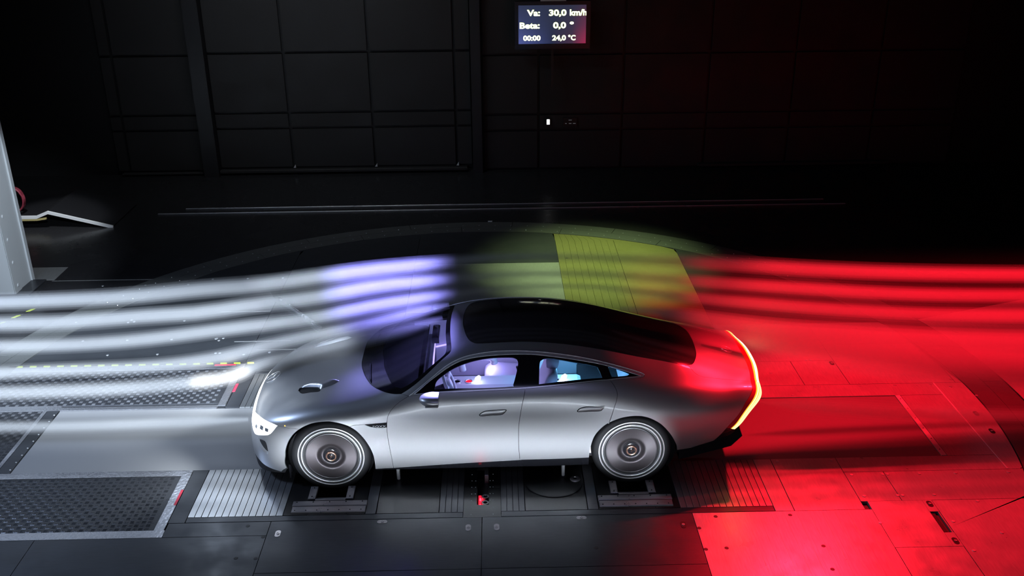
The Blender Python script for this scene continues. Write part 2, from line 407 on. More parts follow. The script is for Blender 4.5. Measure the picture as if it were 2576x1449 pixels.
# big deck plates of the turntable
for (xa, xb, ya, yb, m) in (
    (-5.6, -3.90, -2.75, -1.60, 'plate'), (-3.90, -1.885, -2.75, -1.60, 'plate'), (-2.80, -1.885, -1.60, -1.40, 'plate'),
    (-1.885, 0, -2.10, -1.40, 'plate'), (0, 1.89, -2.10, -1.40, 'plate'), (-1.885, 0, -3.4, -2.10, 'plate'), (0, 1.89, -3.4, -2.10, 'plate'),
    (-5.6, -1.885, -3.4, -2.75, 'plate'), (-5.6, 0, -5.6, -3.4, 'plate'), (0, 5.6, -5.6, -3.4, 'plate'), (4.11, 5.6, -3.4, -2.6, 'pale'),
    (1.89, 3.52, -3.4, -1.40, 'pale'), (2.82, 3.46, -1.40, YB0, 'pale'), (3.46, 5.05, -.81, YB0, 'pale'),
    (3.46, 3.84, -1.28, -.81, 'pale'), (3.84, 5.3, -1.28, -.81, 'pale'), (3.52, 4.11, -1.94, -1.28, 'pale'), (4.11, 5.3, -2.6, -1.28, 'pale'),
    (3.52, 4.11, -3.4, -1.94, 'pale'), (4.572, 5.05, YB0, YB1, 'pale'), (2.82, 5.05, YB1, .90, 'pale'), (5.05, 5.5, -.81, .9, 'pale'), (2.82, 3.60, .90, 1.48, 'pale'), (3.60, 4.11, .9, 1.48, 'pale'), (4.11, 5.3, .9, 1.9, 'pale'), (4.11, 5.3, 1.9, 2.5, 'pale'),
    (-5.7, -2.83, 1.70, 3.16, 'floor'), (-2.83, -1.04, 1.48, 3.02, 'floor'), (-5.2, -2.83, 3.16, 5.6, 'floor'), (-2.83, -1.04, 3.02, 6.1, 'floor'),
    (-1.04, 1.09, 4.74, 6.1, 'floor'), (-1.04, 1.09, 3.03, 4.74, 'light'), (-1.04, 1.09, 1.48, 3.03, 'floor'), (2.00, 2.9, 1.48, 6.1, 'wood'), (2.9, 4.11, 1.48, 2.5, 'pale'), (2.9, 4.11, 2.5, 5.6, 'floor'), (4.11, 5.4, 2.5, 4.6, 'floor'), (5.3, 5.6, .9, 2.5, 'pale')):  # pale right and dark far right tones carry the red light's falloff
    z = .0
    if (xa, ya) == (3.52, -1.94):       # hatch with an open slot
        for q in ((3.52, 4.022, -1.94, -1.28), (4.022, 4.11, -1.94, -1.752), (4.022, 4.11, -1.452, -1.28)): flat('hatch_plate', *q, M[m], .001, g=.001, b=0)
        MB().box(4.022, 4.11, -1.752, -1.452, -.032, -.028).build('slot_floor', M['dark'], FL)
        MB().box(4.095, 4.108, -1.752, -1.452, -.028, -.002).build('slot_edge', M['light'], FL)
        MB().box(4.030, 4.070, -1.745, -1.46, -.028, -.012, .004).build('slot_cover', M['darkmetal'], FL)
        continue
    deck(xa, xb, ya, yb, M[m], z)
deck_x = 1.09
for k in range(9):
    deck(deck_x+k*.101, deck_x+(k+1)*.101, 1.48, 6.1, M['wood'], 0, 'deck_board', .0015)
# shallow ribbing on the near right plate
for k in range(13):
    MB().box(2.02+k*.115, 2.05+k*.115, -3.3, -1.43, -.001, .0012, .001).build('floor_rib', M['pale'], FL)
# bolts
BO = [(2.88, -.60), (3.41, -.60), (3.52, -.86), (3.82, -.86), (3.865, -.86), (4.17, -.86), (4.52, -.86), (5.03, -.86), (3.52, -1.20), (3.83, -1.20), (3.875, -1.20), (4.17, -1.20), (4.52, -1.31), (3.52, -1.60), (4.17, -1.60), (4.52, -1.77), (4.17, -2.00), (5.0, -1.5),
      (3.4, .68), (3.7, .86), (3.75, .86), (4.2, .86), (4.6, .86), (5.0, .86), (3.3, 1.2), (3.8, 1.5), (3.85, 1.5), (4.4, 1.5), (5.1, 1.3), (5.2, .8), (5.4, .6)]
BO += [(-5.0+k*.55, 2.35) for k in range(4)]+[(-4.55, 1.95), (-3.95, 1.95), (-3.25, 1.95), (-3.20, 1.95)]+[(-5.4+k*.6, 4.12-.0*k) for k in range(3)]+[(-3.9+k*.5, 4.3) for k in range(3)]+[(-5.3, 2.9), (-4.6, 2.95), (-4.55, 2.90), (-4.62, 2.88), (-3.9, 2.9), (-3.3, 2.3), (-3.26, 2.36), (-3.34, 2.36), (-2.9, 1.9), (-2.6, 1.95)]
b0 = MB().lathe([(0, .004), (.015, .004), (.017, .0015), (.017, -.002)], (0, 0, 0), 'z', 12).build('bolt_cap', M['bolt'], FL)
b0.location = (*BO[0], 0)
for x, y in BO[1:]: c = b0.copy(); COL.objects.link(c); c.location = (x, y, 0)
for k in range(44):   # rim bolts on the far arc
    a = math.radians(38+k*2.6)
    for r in (5.80, 5.60):
        c = b0.copy(); COL.objects.link(c); c.location = (CX+r*math.cos(a), CY+r*math.sin(a), .0015); c.scale = (.55, .55, 1)
d0 = MB().lathe([(0, .002), (.017, .002), (.019, 0)], (0, 0, 0), 'z', 12).build('bolt_hole', M['boltdark'], FL)
HO = [(-2.08, -1.46), (-1.91, -1.62), (-1.91, -1.91), (-2.08, -1.90), (2.09, -1.46), (1.91, -1.62), (1.91, -1.91), (2.09, -1.90), (2.76, -1.46), (2.92, -1.90), (.98, -1.86), (-.1, 5.0), (.75, 5.0), (1.22, 4.9), (2.9, -2.2)]
d0.location = (*HO[0], 0)
for x, y in HO[1:]: c = d0.copy(); COL.objects.link(c); c.location = (x, y, 0)
# recessed tie-down fittings
def fitting(x, y, rot, dark=False):
    P = []
    for k in range(20):
        a = 2*math.pi*k/20; P.append((math.cos(a)*.024, math.sin(a)*.024+(.022 if math.sin(a) > 0 else -.022)))
    o = MB().prism(P, -.01, .003).build('tie_down_plate', M['rig'] if not dark else M['darkmetal'], FL)
    o.location = (x, y, 0); o.rotation_euler.z = rot
    MB().lathe([(0, .006), (.007, .006), (.008, .009), (.013, .009), (.014, .003)], (0, 0, 0), 'z', 16).build('socket', M['rig'], o, auto=True)
    return o
for x, y, r, dk in ((-1.79, -1.58, 0, 0), (-.89, -1.44, 1.57, 0), (-.12, -1.55, 0, 0), (.13, -1.55, 0, 0), (.89, -1.44, 1.57, 0), (1.78, -1.57, 0, 1), (4.07, -1.34, 0, 1), (4.07, -1.87, 0, 1), (5.22, .22, 0, 1), (5.22, -.13, 0, 1), (4.07, 1.41, 0, 1)): fitting(x, y, r, dk)
# straight slits seen as thin bright lines in the far deck
for (xa, xb, y) in ((-3.5, -2.84, 3.16), (-3.1, -2.4, 2.26), (-2.78, -1.6, 2.02)):
    flat('joint_strip', xa, xb, y-.006, y+.006, M['light'], .0015, .01, 0, 0)
flat('marker_plate', .035, .105, 6.585, 6.63, M['white'], .006, .01, 0, 0)
flat('joint_strip', 5.045, 5.055, -.80, .90, M['white'], .002, .01, 0, 0)
flat('joint_strip', -6.20, -4.76, 4.325, 4.337, M['light'], .003, .01, 0, 0)
flat('floor_plate', -6.9, -6.18, 4.36, 4.86, M['light'], .003, .02, 0)
flat('floor_plate', -6.7, -6.29, 3.80, 4.36, M['plate'], .02, .03, 0, .004)

# ------------------------------------------------------------------ setting: walls
WY = 9.62
WB = S(raw('wall_back', [(-12, WY+.06, -.1), (16, WY+.06, -.1), (16, WY+.06, 6.2), (-12, WY+.06, 6.2)], [(0, 1, 2, 3)], M['wallcore']))
def wp(x0, x1, z0, z1, m='wall', y=WY):
    return MB().box(x0+.026, x1-.026, y, y+.05, z0+.026, z1-.026).build('wall_panel', M[m], WB)
zs = [.11, .89, 1.185, 2.30, 3.42, 4.5]
for xa, xb in ((-5.13, -3.71), (-3.71, -2.14), (-2.14, -.565), (-.565, -.25)):
    for k in range(5): wp(xa, xb, zs[k], zs[k+1])
for xa, xb, zz in ((-6.86, -5.40, [.07, .87, 1.16, 2.27, 3.4, 4.5]), (-7.1, -6.86, [.07, .87, 1.16, 2.27, 3.4, 4.5])):
    for k in range(5): wp(xa, xb, zz[k], zz[k+1])
for xa, xb in ((-.06, 1.01), (1.01, 2.6), (2.6, 4.2), (4.2, 5.8), (5.8, 7.4), (7.4, 9.0)):
    for za, zb in ((.02, .78), (.78, 1.09), (1.09, 2.21), (2.21, 3.4), (3.4, 4.5)): wp(xa, xb, za, zb)
for k in range(3):
    x = (-3.71, -2.14, -.565)[k]
    raw('trim_clip', [(x-.01, WY-.03, .115), (x+.035, WY-.03, .115), (x+.03, WY-.03, .18), (x-.01, WY, .115), (x+.035, WY, .115), (x+.03, WY, .18)], [(0, 1, 2), (0, 3, 4, 1), (1, 4, 5, 2), (0, 2, 5, 3)], M['white'], WB)
S(MB().box(-5.39, -5.11, 9.40, 9.7, 0, 5.5, .01).build('trim_1', M['pillar']))
S(MB().box(-.25, -.07, 9.44, 9.7, 0, 5.5, .01).build('trim_2', M['pillar']))
S(MB().box(-5.17, -.37, 9.50, 9.64, .05, .10, .006).build('trim_3', M['wall']))
S(MB().box(4.1, 7.8, 9.50, 9.64, .05, .10, .006).build('trim_4', M['wall']))
S(MB().box(-7.0, -5.45, 9.54, 9.64, .03, .06, .006).build('trim_5', M['wall']))
S(raw('ceiling', [(-12, -14, 6.2), (16, -14, 6.2), (16, 9.68, 6.2), (-12, 9.68, 6.2)], [(3, 2, 1, 0)], M['pillar']))
# black inlet wall at the back left and the white nozzle column in front of it
S(raw('wall_left', [(-9.6, 4.4, -.02), (-9.4, 9.68, -.02), (-9.4, 9.68, 6.2), (-9.6, 4.4, 6.2)], [(0, 1, 2, 3)], M['pillar']))
nz = S(MB().prism([(-9.2, 3.80), (-6.72, 3.83), (-6.50, 3.83), (-6.49, 4.40), (-9.2, 4.40)], 0, 5.6).build('wall_nozzle', M['white']))
MB().box(-6.492, -6.484, 3.83, 4.02, 0, 5.6, .0).build('corner_strip', M['white'], nz)
MB().box(-6.494, -6.470, 4.33, 4.40, 0, 5.6, .006).build('edge_flange', M['white'], nz)
r0 = None
for k in range(12):
    z = .11+k*.335
    if r0 is None:
        r0 = MB().lathe([(0, .012), (.020, .010), (.024, .004), (.030, .003), (.032, 0)], (0, 0, 0), 'x', 14).build('rivet', M['white'], nz, auto=True); r0.location = (-6.486, 3.94, z)
    else: c = r0.copy(); COL.objects.link(c); c.location = (-6.486, 3.94, z)

# ------------------------------------------------------------------ things on the floor and wall
def at(name, loc, label, cat, group=None): return empty(name, loc, label, cat, group)
def disp():
    t = at('display_screen', (1.245, 9.32, 2.36), 'black framed wall display showing speed, angle and temperature in glowing letters', 'display')
    W_, H_ = 1.36, .84
    f = MB()
    f.box(-W_/2, W_/2, -.03, .06, 0, .09, .004).box(-W_/2, W_/2, -.03, .06, H_-.07, H_, .004).box(-W_/2, -W_/2+.065, -.03, .06, .09, H_-.07).box(W_/2-.075, W_/2, -.03, .06, .09, H_-.07).box(-W_/2, W_/2, .02, .06, .05, H_-.05)
    f.build('frame', M['frame'], t)
    MB().box(-.22, .24, -.04, .0, H_, H_+.03, .003).build('top_bracket', M['white'], t)
    MB().box(-.02, .02, .0, .05, -.7, 0).build('post', M['pillar'], t)
    m = D.materials.new('display picture'); m.use_nodes = True; nn = m.node_tree.nodes; ll = m.node_tree.links
    b = nn['Principled BSDF']; b.inputs['Base Color'].default_value = (0, 0, 0, 1); b.inputs['Roughness'].default_value = .3
    tc = nn.new('ShaderNodeTexCoord'); sp = nn.new('ShaderNodeSeparateXYZ'); ll.new(tc.outputs['Generated'], sp.inputs[0])
    r1 = nn.new('ShaderNodeValToRGB'); ll.new(sp.outputs[0], r1.inputs[0])
    r1.color_ramp.elements[0].color = (.10, .13, .40, 1); r1.color_ramp.elements[1].color = (.42, .03, .10, 1)
    e = r1.color_ramp.elements.new(.5); e.color = (.02, .03, .08, 1); e = r1.color_ramp.elements.new(.8); e.color = (.07, .035, .075, 1)
    r2 = nn.new('ShaderNodeValToRGB'); ll.new(sp.outputs[2], r2.inputs[0])
    r2.color_ramp.elements[0].color = (1, 1, 1, 1); r2.color_ramp.elements[1].color = (.05, .06, .08, 1)
    e = r2.color_ramp.elements.new(.45); e.color = (.35, .35, .35, 1)
    mx = nn.new('ShaderNodeMix'); mx.data_type = 'RGBA'; mx.inputs[6].default_value = (.028, .038, .075, 1)
    ll.new(r2.outputs[0], mx.inputs[0]); ll.new(r1.outputs[0], mx.inputs[7]); ll.new(mx.outputs[2], b.inputs['Emission Color'])
    b.inputs['Emission Strength'].default_value = .8
    MB().box(-W_/2+.06, W_/2-.075, .0, .02, .085, H_-.065).build('screen', m, t)
    def word(txt, x0, x1, z, h, name='lettering'):
        for (mt, off, y) in ((M['texthalo'], .050, -.004), (M['text'], .030, -.008)):
            cu = D.curves.new('word', 'FONT'); cu.body = txt; cu.size = 1; cu.offset = off; cu.resolution_u = 3
            ob = D.objects.new('word', cu); COL.objects.link(ob)
            me = D.meshes.new_from_object(ob.evaluated_get(bpy.context.evaluated_depsgraph_get())); D.objects.remove(ob)
            co = np.array([v.co[:] for v in me.vertices]); mn, mx_ = co.min(0), co.max(0)
            hh = .69
            for v in me.vertices:
                v.co = (x0+(v.co.x-mn[0])/(mx_[0]-mn[0])*(x1-x0), y, z+v.co.y/hh*h)
            me.materials.clear(); me.materials.append(mt); link(name, me, t)
    X = lambda v: v-1.245
    for txt, x0, x1, z, h in (('Va:', .785, 1.02, .585, .10), ('30,0', 1.18, 1.495, .585, .10), ('km/h', 1.555, 1.862, .585, .10), ('Beta:', .652, 1.015, .365, .10), ('0,0', 1.255, 1.49, .365, .10), ('\u00b0', 1.555, 1.63, .365, .10),
                              ('00:00', .715, 1.03, .150, .085), ('24,0', 1.24, 1.49, .150, .085), ('\u00b0C', 1.53, 1.665, .150, .085)): word(txt, X(x0), X(x1), z, h)
disp()
t = at('wall_lamp', (1.19, 9.58, .955), 'small bright rectangular lamp on the black back wall', 'lamp')
MB().box(-.028, .028, -.05, -.03, -.048, .048, .006).build('lens', M['lamp'], t); MB().box(-.04, .04, -.03, .03, -.06, .06, .006).build('housing', M['frame'], t)
t = at('indicator_panel', (1.61, 9.58, .93), 'faint row of dim indicator strips on the wall right of the small lamp', 'indicator')
MB().box(-.13, .13, 0, .04, -.06, .09, .004).build('housing', M['pillar'], t)
for x, z, w_ in ((-.08, -.02, .03), (0, -.02, .05), (.08, -.02, .05), (0, .045, .06)): MB().box(x-w_/2, x+w_/2, -.004, 0, z-.006, z+.006).build('indicator', M['dim'], t)
# white edged ramp at the back left
t = at('inlet_ramp', (-7.0, 6.9, 0), 'black ramp with a white angled edge plate on the back left floor', 'ramp')
def strip(P, th, dz): 
    mb = MB()
    for a, b in zip(P[:-1], P[1:]):
        ax, az = a; bx, bz = b
        V = [(ax, -.30, az), (bx, -.30, bz), (bx, -.30, bz-th), (ax, -.30, az-th), (ax, -.27, az), (bx, -.27, bz), (bx, -.27, bz-th), (ax, -.27, az-th)]
        mb.add(V, [(0, 3, 2, 1), (4, 5, 6, 7), (0, 1, 5, 4), (3, 7, 6, 2), (0, 4, 7, 3), (1, 2, 6, 5)])
    return mb
E2 = [(-1.6, .22), (-.36, .22), (-.16, .30), (.86, .03)]
strip(E2, .05, 0).build('edge_plate', M['whiteplate'], t)
strip([(-1.6, .168), (-.36, .168), (-.20, .19)], .03, 0).build('plywood_edge', M['ply'], t)
raw('ramp_top', [(-1.6, -.27, .215), (-.36, -.27, .215), (-.16, -.27, .295), (.86, -.27, .022), (.86, .9, .022), (-.16, .9, .295), (-.36, .9, .215), (-1.6, .9, .215)], [(0, 1, 6, 7), (1, 2, 5, 6), (2, 3, 4, 5)], M['pillar'], t)
c = MB()
for k in range(4):
    P = [(math.cos(a)*.16, .02*k, .16+math.sin(a)*.2) for a in np.linspace(0, 2*math.pi, 25)]
    c.tube(P, .016, 6, False)
o = c.build('cable_coil', M['cable'], None, True); o.location = (-7.72, 6.70, .31); tag(o, 'coil of dark red cable hanging behind the white column', 'cable')
# floor rails
for yy, x0, x1, nm in ((7.23, -5.6, 6.2, 'nearer'), (7.49, -5.2, 5.9, 'farther')):
    t = at('floor_rail', ((x0+x1)/2, yy, 0), 'thin metal track rail across the dark floor, %s the wall of the two' % ('closer to' if nm == 'farther' else 'farther from'), 'rail', 'floor track rails')
    L = (x1-x0)/2
    MB().box(-L, L, -.02, .02, 0, .012, .004).build('rail_bar', M['slatdark'], t)
    MB().box(-L, L, -.004, .004, .012, .02, .002).build('rail_lip', M['alu'], t)
# angle profile lying on the far deck
t = at('angle_profile', (-2.45, 3.0, 0), 'pale bent metal profile lying on the deck left of the hood', 'profile')
def seg(a, b, wd, z0, z1, nm, m):
    a = Vector((*a, 0)); b = Vector((*b, 0)); d = (b-a).normalized(); p = Vector((-d.y, d.x, 0))*wd/2
    P = [(v-t.location) for v in (a-p, b-p, b+p, a+p)]
    MB().prism([(v.x, v.y) for v in P], z0, z1).build(nm, m, t)
seg((-2.80, 3.52), (-2.06, 2.54), .13, .001, .006, 'base_flange', M['plate'])
seg((-2.80, 3.52), (-2.06, 2.54), .03, .006, .04, 'upright_rib', M['tape'])
seg((-2.93, 3.80), (-2.79, 3.53), .10, .001, .006, 'end_flange', M['plate'])
# wheel drive units, struts
def drive(xc, where):
    t = at('wheel_drive_unit', (xc, -1.0, 0), 'steel roller unit bolted to the floor under the %s wheel' % where, 'roller unit', 'wheel drive units')
    for s in (-1, 1): 
        x = s*.175
        o = MB().box(x-.035, x+.035, -.10, .098, 0, .022, .004).build('side_bar', M['rig'], t)
        for y in (-.07, .07): MB().lathe([(0, .026), (.006, .026), (.007, .022)], (x, y, 0), 'z', 8).build('screw', M['boltdark'], o)
    o = MB().box(-.335, .345, -.20, -.13, 0, .020, .004).build('cross_bar', M['rig'], t)
    for k in range(5): MB().lathe([(0, .024), (.006, .024), (.007, .02)], (-.3+k*.15, -.15, 0), 'z', 8).build('screw', M['boltdark'], o)
    o = MB().box(-.33, .34, -.29, -.205, 0, .014, .004).build('cover_bar', M['rig'], t)
    for k in range(7): MB().lathe([(0, .018), (.005, .018), (.006, .014)], (-.3+k*.1, -.265, 0), 'z', 8).build('screw', M['boltdark'], o)
    MB().box(-.17, .17, -.105, .43, -.20, -.16).build('pocket', M['dark'], t)
    # curved saddle
    V = []; F = []
    for k in range(9):
        u = k/8; V += [(-.139, -.128+u*.10, .022-.045*(1-math.cos(u*1.5))), (.139, -.128+u*.10, .022-.045*(1-math.cos(u*1.5)))]
    for k in range(8): F.append((2*k, 2*k+1, 2*k+3, 2*k+2))
    raw('saddle', V, F, M['rig'], t, True)
    MB().lathe([(.0, 0), (.04, 0), (.045, .004), (.045, .2), (.04, .204), (0, .204)], (-.102, .22, -.085), 'x', 24).build('roller', M['darkmetal'], t, True)
drive(-1.40, 'front'); drive(1.40, 'rear')
for x, y, wh in ((-.80, -.78, 'front'), (.77, -.79, 'rear')):
    t = at('support_strut', (x, y, 0), 'short bright metal strut under the sill behind the %s wheel' % wh if wh == 'front' else 'short bright metal strut under the sill ahead of the rear wheel', 'strut', 'sill struts')
    MB().lathe([(0, .16), (.016, .16), (.017, .15), (.017, 0)], (0, 0, 0), 'z', 16).build('post', M['alu'], t, True)
    if x > 0: t.location.z = .011
    MB().lathe([(0, .006), (.03, .006), (.034, .002), (.034, 0)], (0, 0, 0), 'z', 16).build('foot', M['darkmetal'], t, auto=True)
t = at('turning_disc', (.68, -.85, 0), 'large black round cover plate on the floor ahead of the rear wheel', 'cover')
MB().lathe([(0, .010), (.27, .010), (.28, .006), (.28, 0)], (0, 0, 0), 'z', 48).build('disc', M['darkmetal'], t, auto=True)
MB().lathe([(.018, .012), (.022, .022), (.040, .022), (.046, .018), (.05, .010)], (.20, .0, 0), 'z', 24).build('socket_ring', M['rig'], t, auto=True)
MB().lathe([(0, .0112), (.02, .0112)], (.20, .0, 0), 'z', 16).build('socket_hole', M['boltdark'], t)

# ------------------------------------------------------------------ the car
# ---- body surface: rows = stations nose->tail, columns = rocker->centre line (half body, y>=0 = half width)
ST = [
# lip hoop (flat plan curve)
[(-1.86,0.825,0.125),(-1.95,0.808,0.12),(-2.035,0.775,0.115),(-2.105,0.72,0.11),(-2.155,0.645,0.11),(-2.195,0.54,0.11),(-2.222,0.42,0.11),(-2.24,0.28,0.11),(-2.25,0.14,0.11),(-2.253,0,0.11)],
[(-1.84,0.845,0.17),(-1.94,0.83,0.215),(-2.03,0.795,0.25),(-2.105,0.738,0.28),(-2.165,0.655,0.295),(-2.21,0.55,0.3),(-2.243,0.43,0.3),(-2.266,0.29,0.3),(-2.28,0.145,0.3),(-2.284,0,0.3)],
[(-1.815,0.852,0.19),(-1.905,0.848,0.31),(-1.985,0.815,0.42),(-2.05,0.765,0.485),(-2.112,0.685,0.51),(-2.165,0.575,0.52),(-2.205,0.45,0.518),(-2.235,0.305,0.515),(-2.252,0.152,0.512),(-2.258,0,0.512)],
[(-1.79,0.845,0.155),(-1.85,0.864,0.34),(-1.9,0.85,0.48),(-1.95,0.808,0.575),(-2.01,0.735,0.625),(-2.06,0.61,0.642),(-2.1,0.47,0.65),(-2.132,0.318,0.655),(-2.15,0.158,0.658),(-2.157,0,0.66)],
[(-1.72,0.85,0.155),(-1.74,0.884,0.34),(-1.76,0.887,0.5),(-1.785,0.868,0.635),(-1.815,0.8,0.71),(-1.84,0.66,0.745),(-1.86,0.5,0.763),(-1.88,0.335,0.774),(-1.893,0.167,0.78),(-1.898,0,0.782)],
[(-1.55,0.85,0.155),(-1.55,0.898,0.34),(-1.55,0.912,0.51),(-1.55,0.905,0.66),(-1.56,0.85,0.765),(-1.58,0.715,0.815),(-1.59,0.545,0.842),(-1.6,0.365,0.858),(-1.605,0.182,0.868),(-1.605,0,0.872)],
[(-1.25,0.852,0.153),(-1.25,0.9,0.33),(-1.25,0.922,0.51),(-1.25,0.92,0.675),(-1.25,0.872,0.8),(-1.25,0.755,0.866),(-1.25,0.59,0.905),(-1.255,0.395,0.93),(-1.26,0.197,0.944),(-1.26,0,0.948)],
[(-0.95,0.85,0.153),(-0.95,0.896,0.33),(-0.95,0.922,0.51),(-0.95,0.925,0.685),(-0.95,0.892,0.82),(-0.95,0.812,0.898),(-0.95,0.665,0.952),(-0.96,0.45,0.99),(-0.97,0.225,1.012),(-0.97,0,1.02)],
[(-0.65,0.848,0.153),(-0.65,0.89,0.33),(-0.65,0.918,0.51),(-0.65,0.926,0.69),(-0.65,0.905,0.835),(-0.65,0.862,0.935),(-0.65,0.765,1.02),(-0.66,0.525,1.093),(-0.67,0.262,1.128),(-0.67,0,1.138)],
[(-0.35,0.846,0.153),(-0.35,0.887,0.33),(-0.35,0.915,0.51),(-0.35,0.927,0.695),(-0.35,0.912,0.845),(-0.35,0.875,0.955),(-0.35,0.757,1.09),(-0.36,0.555,1.195),(-0.37,0.29,1.237),(-0.37,0,1.248)],
[(-0.05,0.845,0.153),(-0.05,0.885,0.33),(-0.05,0.913,0.51),(-0.05,0.927,0.698),(-0.05,0.915,0.852),(-0.05,0.877,0.968),(-0.05,0.755,1.13),(-0.05,0.595,1.244),(-0.05,0.31,1.312),(-0.05,0,1.325)],
[(0.35,0.845,0.155),(0.35,0.884,0.33),(0.35,0.912,0.51),(0.35,0.927,0.702),(0.35,0.915,0.862),(0.35,0.875,0.982),(0.35,0.752,1.145),(0.35,0.602,1.265),(0.35,0.318,1.338),(0.35,0,1.352)],
[(0.75,0.846,0.158),(0.75,0.885,0.335),(0.75,0.914,0.52),(0.75,0.928,0.712),(0.75,0.91,0.878),(0.75,0.862,1),(0.75,0.74,1.148),(0.75,0.595,1.248),(0.75,0.315,1.324),(0.75,0,1.339)],
[(1.15,0.846,0.17),(1.15,0.888,0.35),(1.15,0.918,0.535),(1.15,0.926,0.725),(1.15,0.892,0.895),(1.15,0.828,1.01),(1.15,0.705,1.118),(1.15,0.56,1.195),(1.15,0.3,1.268),(1.15,0,1.283)],
[(1.55,0.846,0.205),(1.55,0.884,0.375),(1.55,0.914,0.56),(1.55,0.912,0.745),(1.55,0.855,0.895),(1.55,0.77,0.98),(1.55,0.65,1.048),(1.55,0.505,1.108),(1.55,0.268,1.164),(1.55,0,1.178)],
[(1.95,0.795,0.27),(1.95,0.85,0.415),(1.95,0.88,0.59),(1.95,0.868,0.755),(1.95,0.795,0.875),(1.95,0.695,0.932),(1.95,0.58,0.978),(1.95,0.44,1.022),(1.95,0.23,1.063),(1.95,0,1.074)],
[(2.25,0.735,0.33),(2.26,0.795,0.46),(2.27,0.822,0.62),(2.28,0.8,0.765),(2.29,0.72,0.848),(2.3,0.62,0.88),(2.305,0.51,0.907),(2.31,0.38,0.935),(2.315,0.195,0.962),(2.32,0,0.97)],
[(2.375,0.715,0.375),(2.42,0.745,0.5),(2.455,0.755,0.64),(2.485,0.722,0.765),(2.499,0.64,0.835),(2.512,0.545,0.852),(2.552,0.445,0.858),(2.587,0.325,0.868),(2.607,0.165,0.878),(2.612,0,0.88)],
[(2.4,0.69,0.41),(2.465,0.725,0.525),(2.535,0.73,0.655),(2.612,0.699,0.765),(2.638,0.621,0.812),(2.649,0.52,0.825),(2.667,0.42,0.829),(2.694,0.3,0.833),(2.71,0.155,0.836),(2.715,0,0.837)],
# rear face, leaning forward to the lower edge
[(2.39,0.67,0.4),(2.45,0.7,0.48),(2.5,0.705,0.56),(2.558,0.675,0.64),(2.614,0.6,0.68),(2.628,0.505,0.695),(2.645,0.41,0.7),(2.665,0.295,0.705),(2.68,0.148,0.71),(2.685,0,0.71)],
[(2.36,0.64,0.38),(2.41,0.64,0.4),(2.45,0.62,0.41),(2.49,0.58,0.42),(2.525,0.52,0.425),(2.55,0.44,0.43),(2.57,0.355,0.43),(2.585,0.255,0.43),(2.595,0.128,0.43),(2.6,0,0.43)],
]
def nspline(t,y,tt):
    n=len(t);h=np.diff(t);A=np.zeros((n,n));B=np.zeros((n,)+y.shape[1:])
    A[0,0]=A[-1,-1]=1
    for i in range(1,n-1):
        A[i,i-1]=h[i-1];A[i,i]=2*(h[i-1]+h[i]);A[i,i+1]=h[i]
        B[i]=3*((y[i+1]-y[i])/h[i]-(y[i]-y[i-1])/h[i-1])
    c=np.linalg.solve(A,B.reshape(n,-1)).reshape(B.shape)
    k=np.clip(np.searchsorted(t,tt,side='right')-1,0,n-2);d=(tt-t[k]).reshape((-1,)+(1,)*(y.ndim-1));hk=h[k].reshape(d.shape)
    b=(y[k+1]-y[k])/hk-hk*(2*c[k]+c[k+1])/3
    return y[k]+d*(b+d*(c[k]+d*(c[k+1]-c[k])/(3*hk)))
def make(NU=420,NV=150,smooth=6):
    S=np.array(ST)
    # symmetric extension in v so the centre line is smooth
    M=S[:,::-1][:,1:].copy();M[:,:,1]*=-1
    F=np.concatenate([S,M],1)
    tv=np.array([0.0, 0.30026, 0.59022, 0.85543, 1.08073, 1.30218, 1.55207, 1.82559, 2.13486, 2.45355, 2.77225, 3.08152, 3.35503, 3.60493, 3.82637, 4.05168, 4.31689, 4.60685, 4.90711])
    tu=np.array([0.0, 0.36397, 0.76043, 1.0955, 1.5013, 1.95269, 2.45056, 2.93635, 3.42258, 3.90842, 4.3941, 4.97129, 5.54854, 6.12628, 6.70484, 7.28919, 7.82113, 8.22354, 8.49716, 8.79286, 9.25379])
    # dense u
    uu=np.linspace(0,tu[-1],NU);vv=np.linspace(0,tv[-1],2*NV-1)
    G=nspline(tu,F,uu);G=nspline(tv,G.transpose(1,0,2),vv).transpose(1,0,2)
    for _ in range(smooth):
        K=G.copy()
        K[1:-1]=G[1:-1]*.5+.25*(G[2:]+G[:-2]);G=K
        K=G.copy();K[:,1:-1]=G[:,1:-1]*.5+.25*(G[:,2:]+G[:,:-2]);G=K
    G=G[:,:NV].copy();G[:,-1,1]=0
    return G  # (NU,NV,3) y>=0
def normals(G):
    du=np.gradient(G,axis=0);dv=np.gradient(G,axis=1)
    dv[:,-1]=[0,-1,0]*np.linalg.norm(dv[:,-1],axis=1)[:,None]
    n=np.cross(dv,du);n/=np.linalg.norm(n,axis=2)[:,:,None]+1e-12
    return n
def sample(G,u,v):
    NU,NV=G.shape[:2];a=np.clip(np.asarray(u)*(NU-1),0,NU-1.000001);b=np.clip(np.asarray(v)*(NV-1),0,NV-1.000001)
    i=a.astype(int);j=b.astype(int);fa=(a-i)[:,None];fb=(b-j)[:,None]
    return (G[i,j]*(1-fa)+G[i+1,j]*fa)*(1-fb)+(G[i,j+1]*(1-fa)+G[i+1,j+1]*fa)*fb

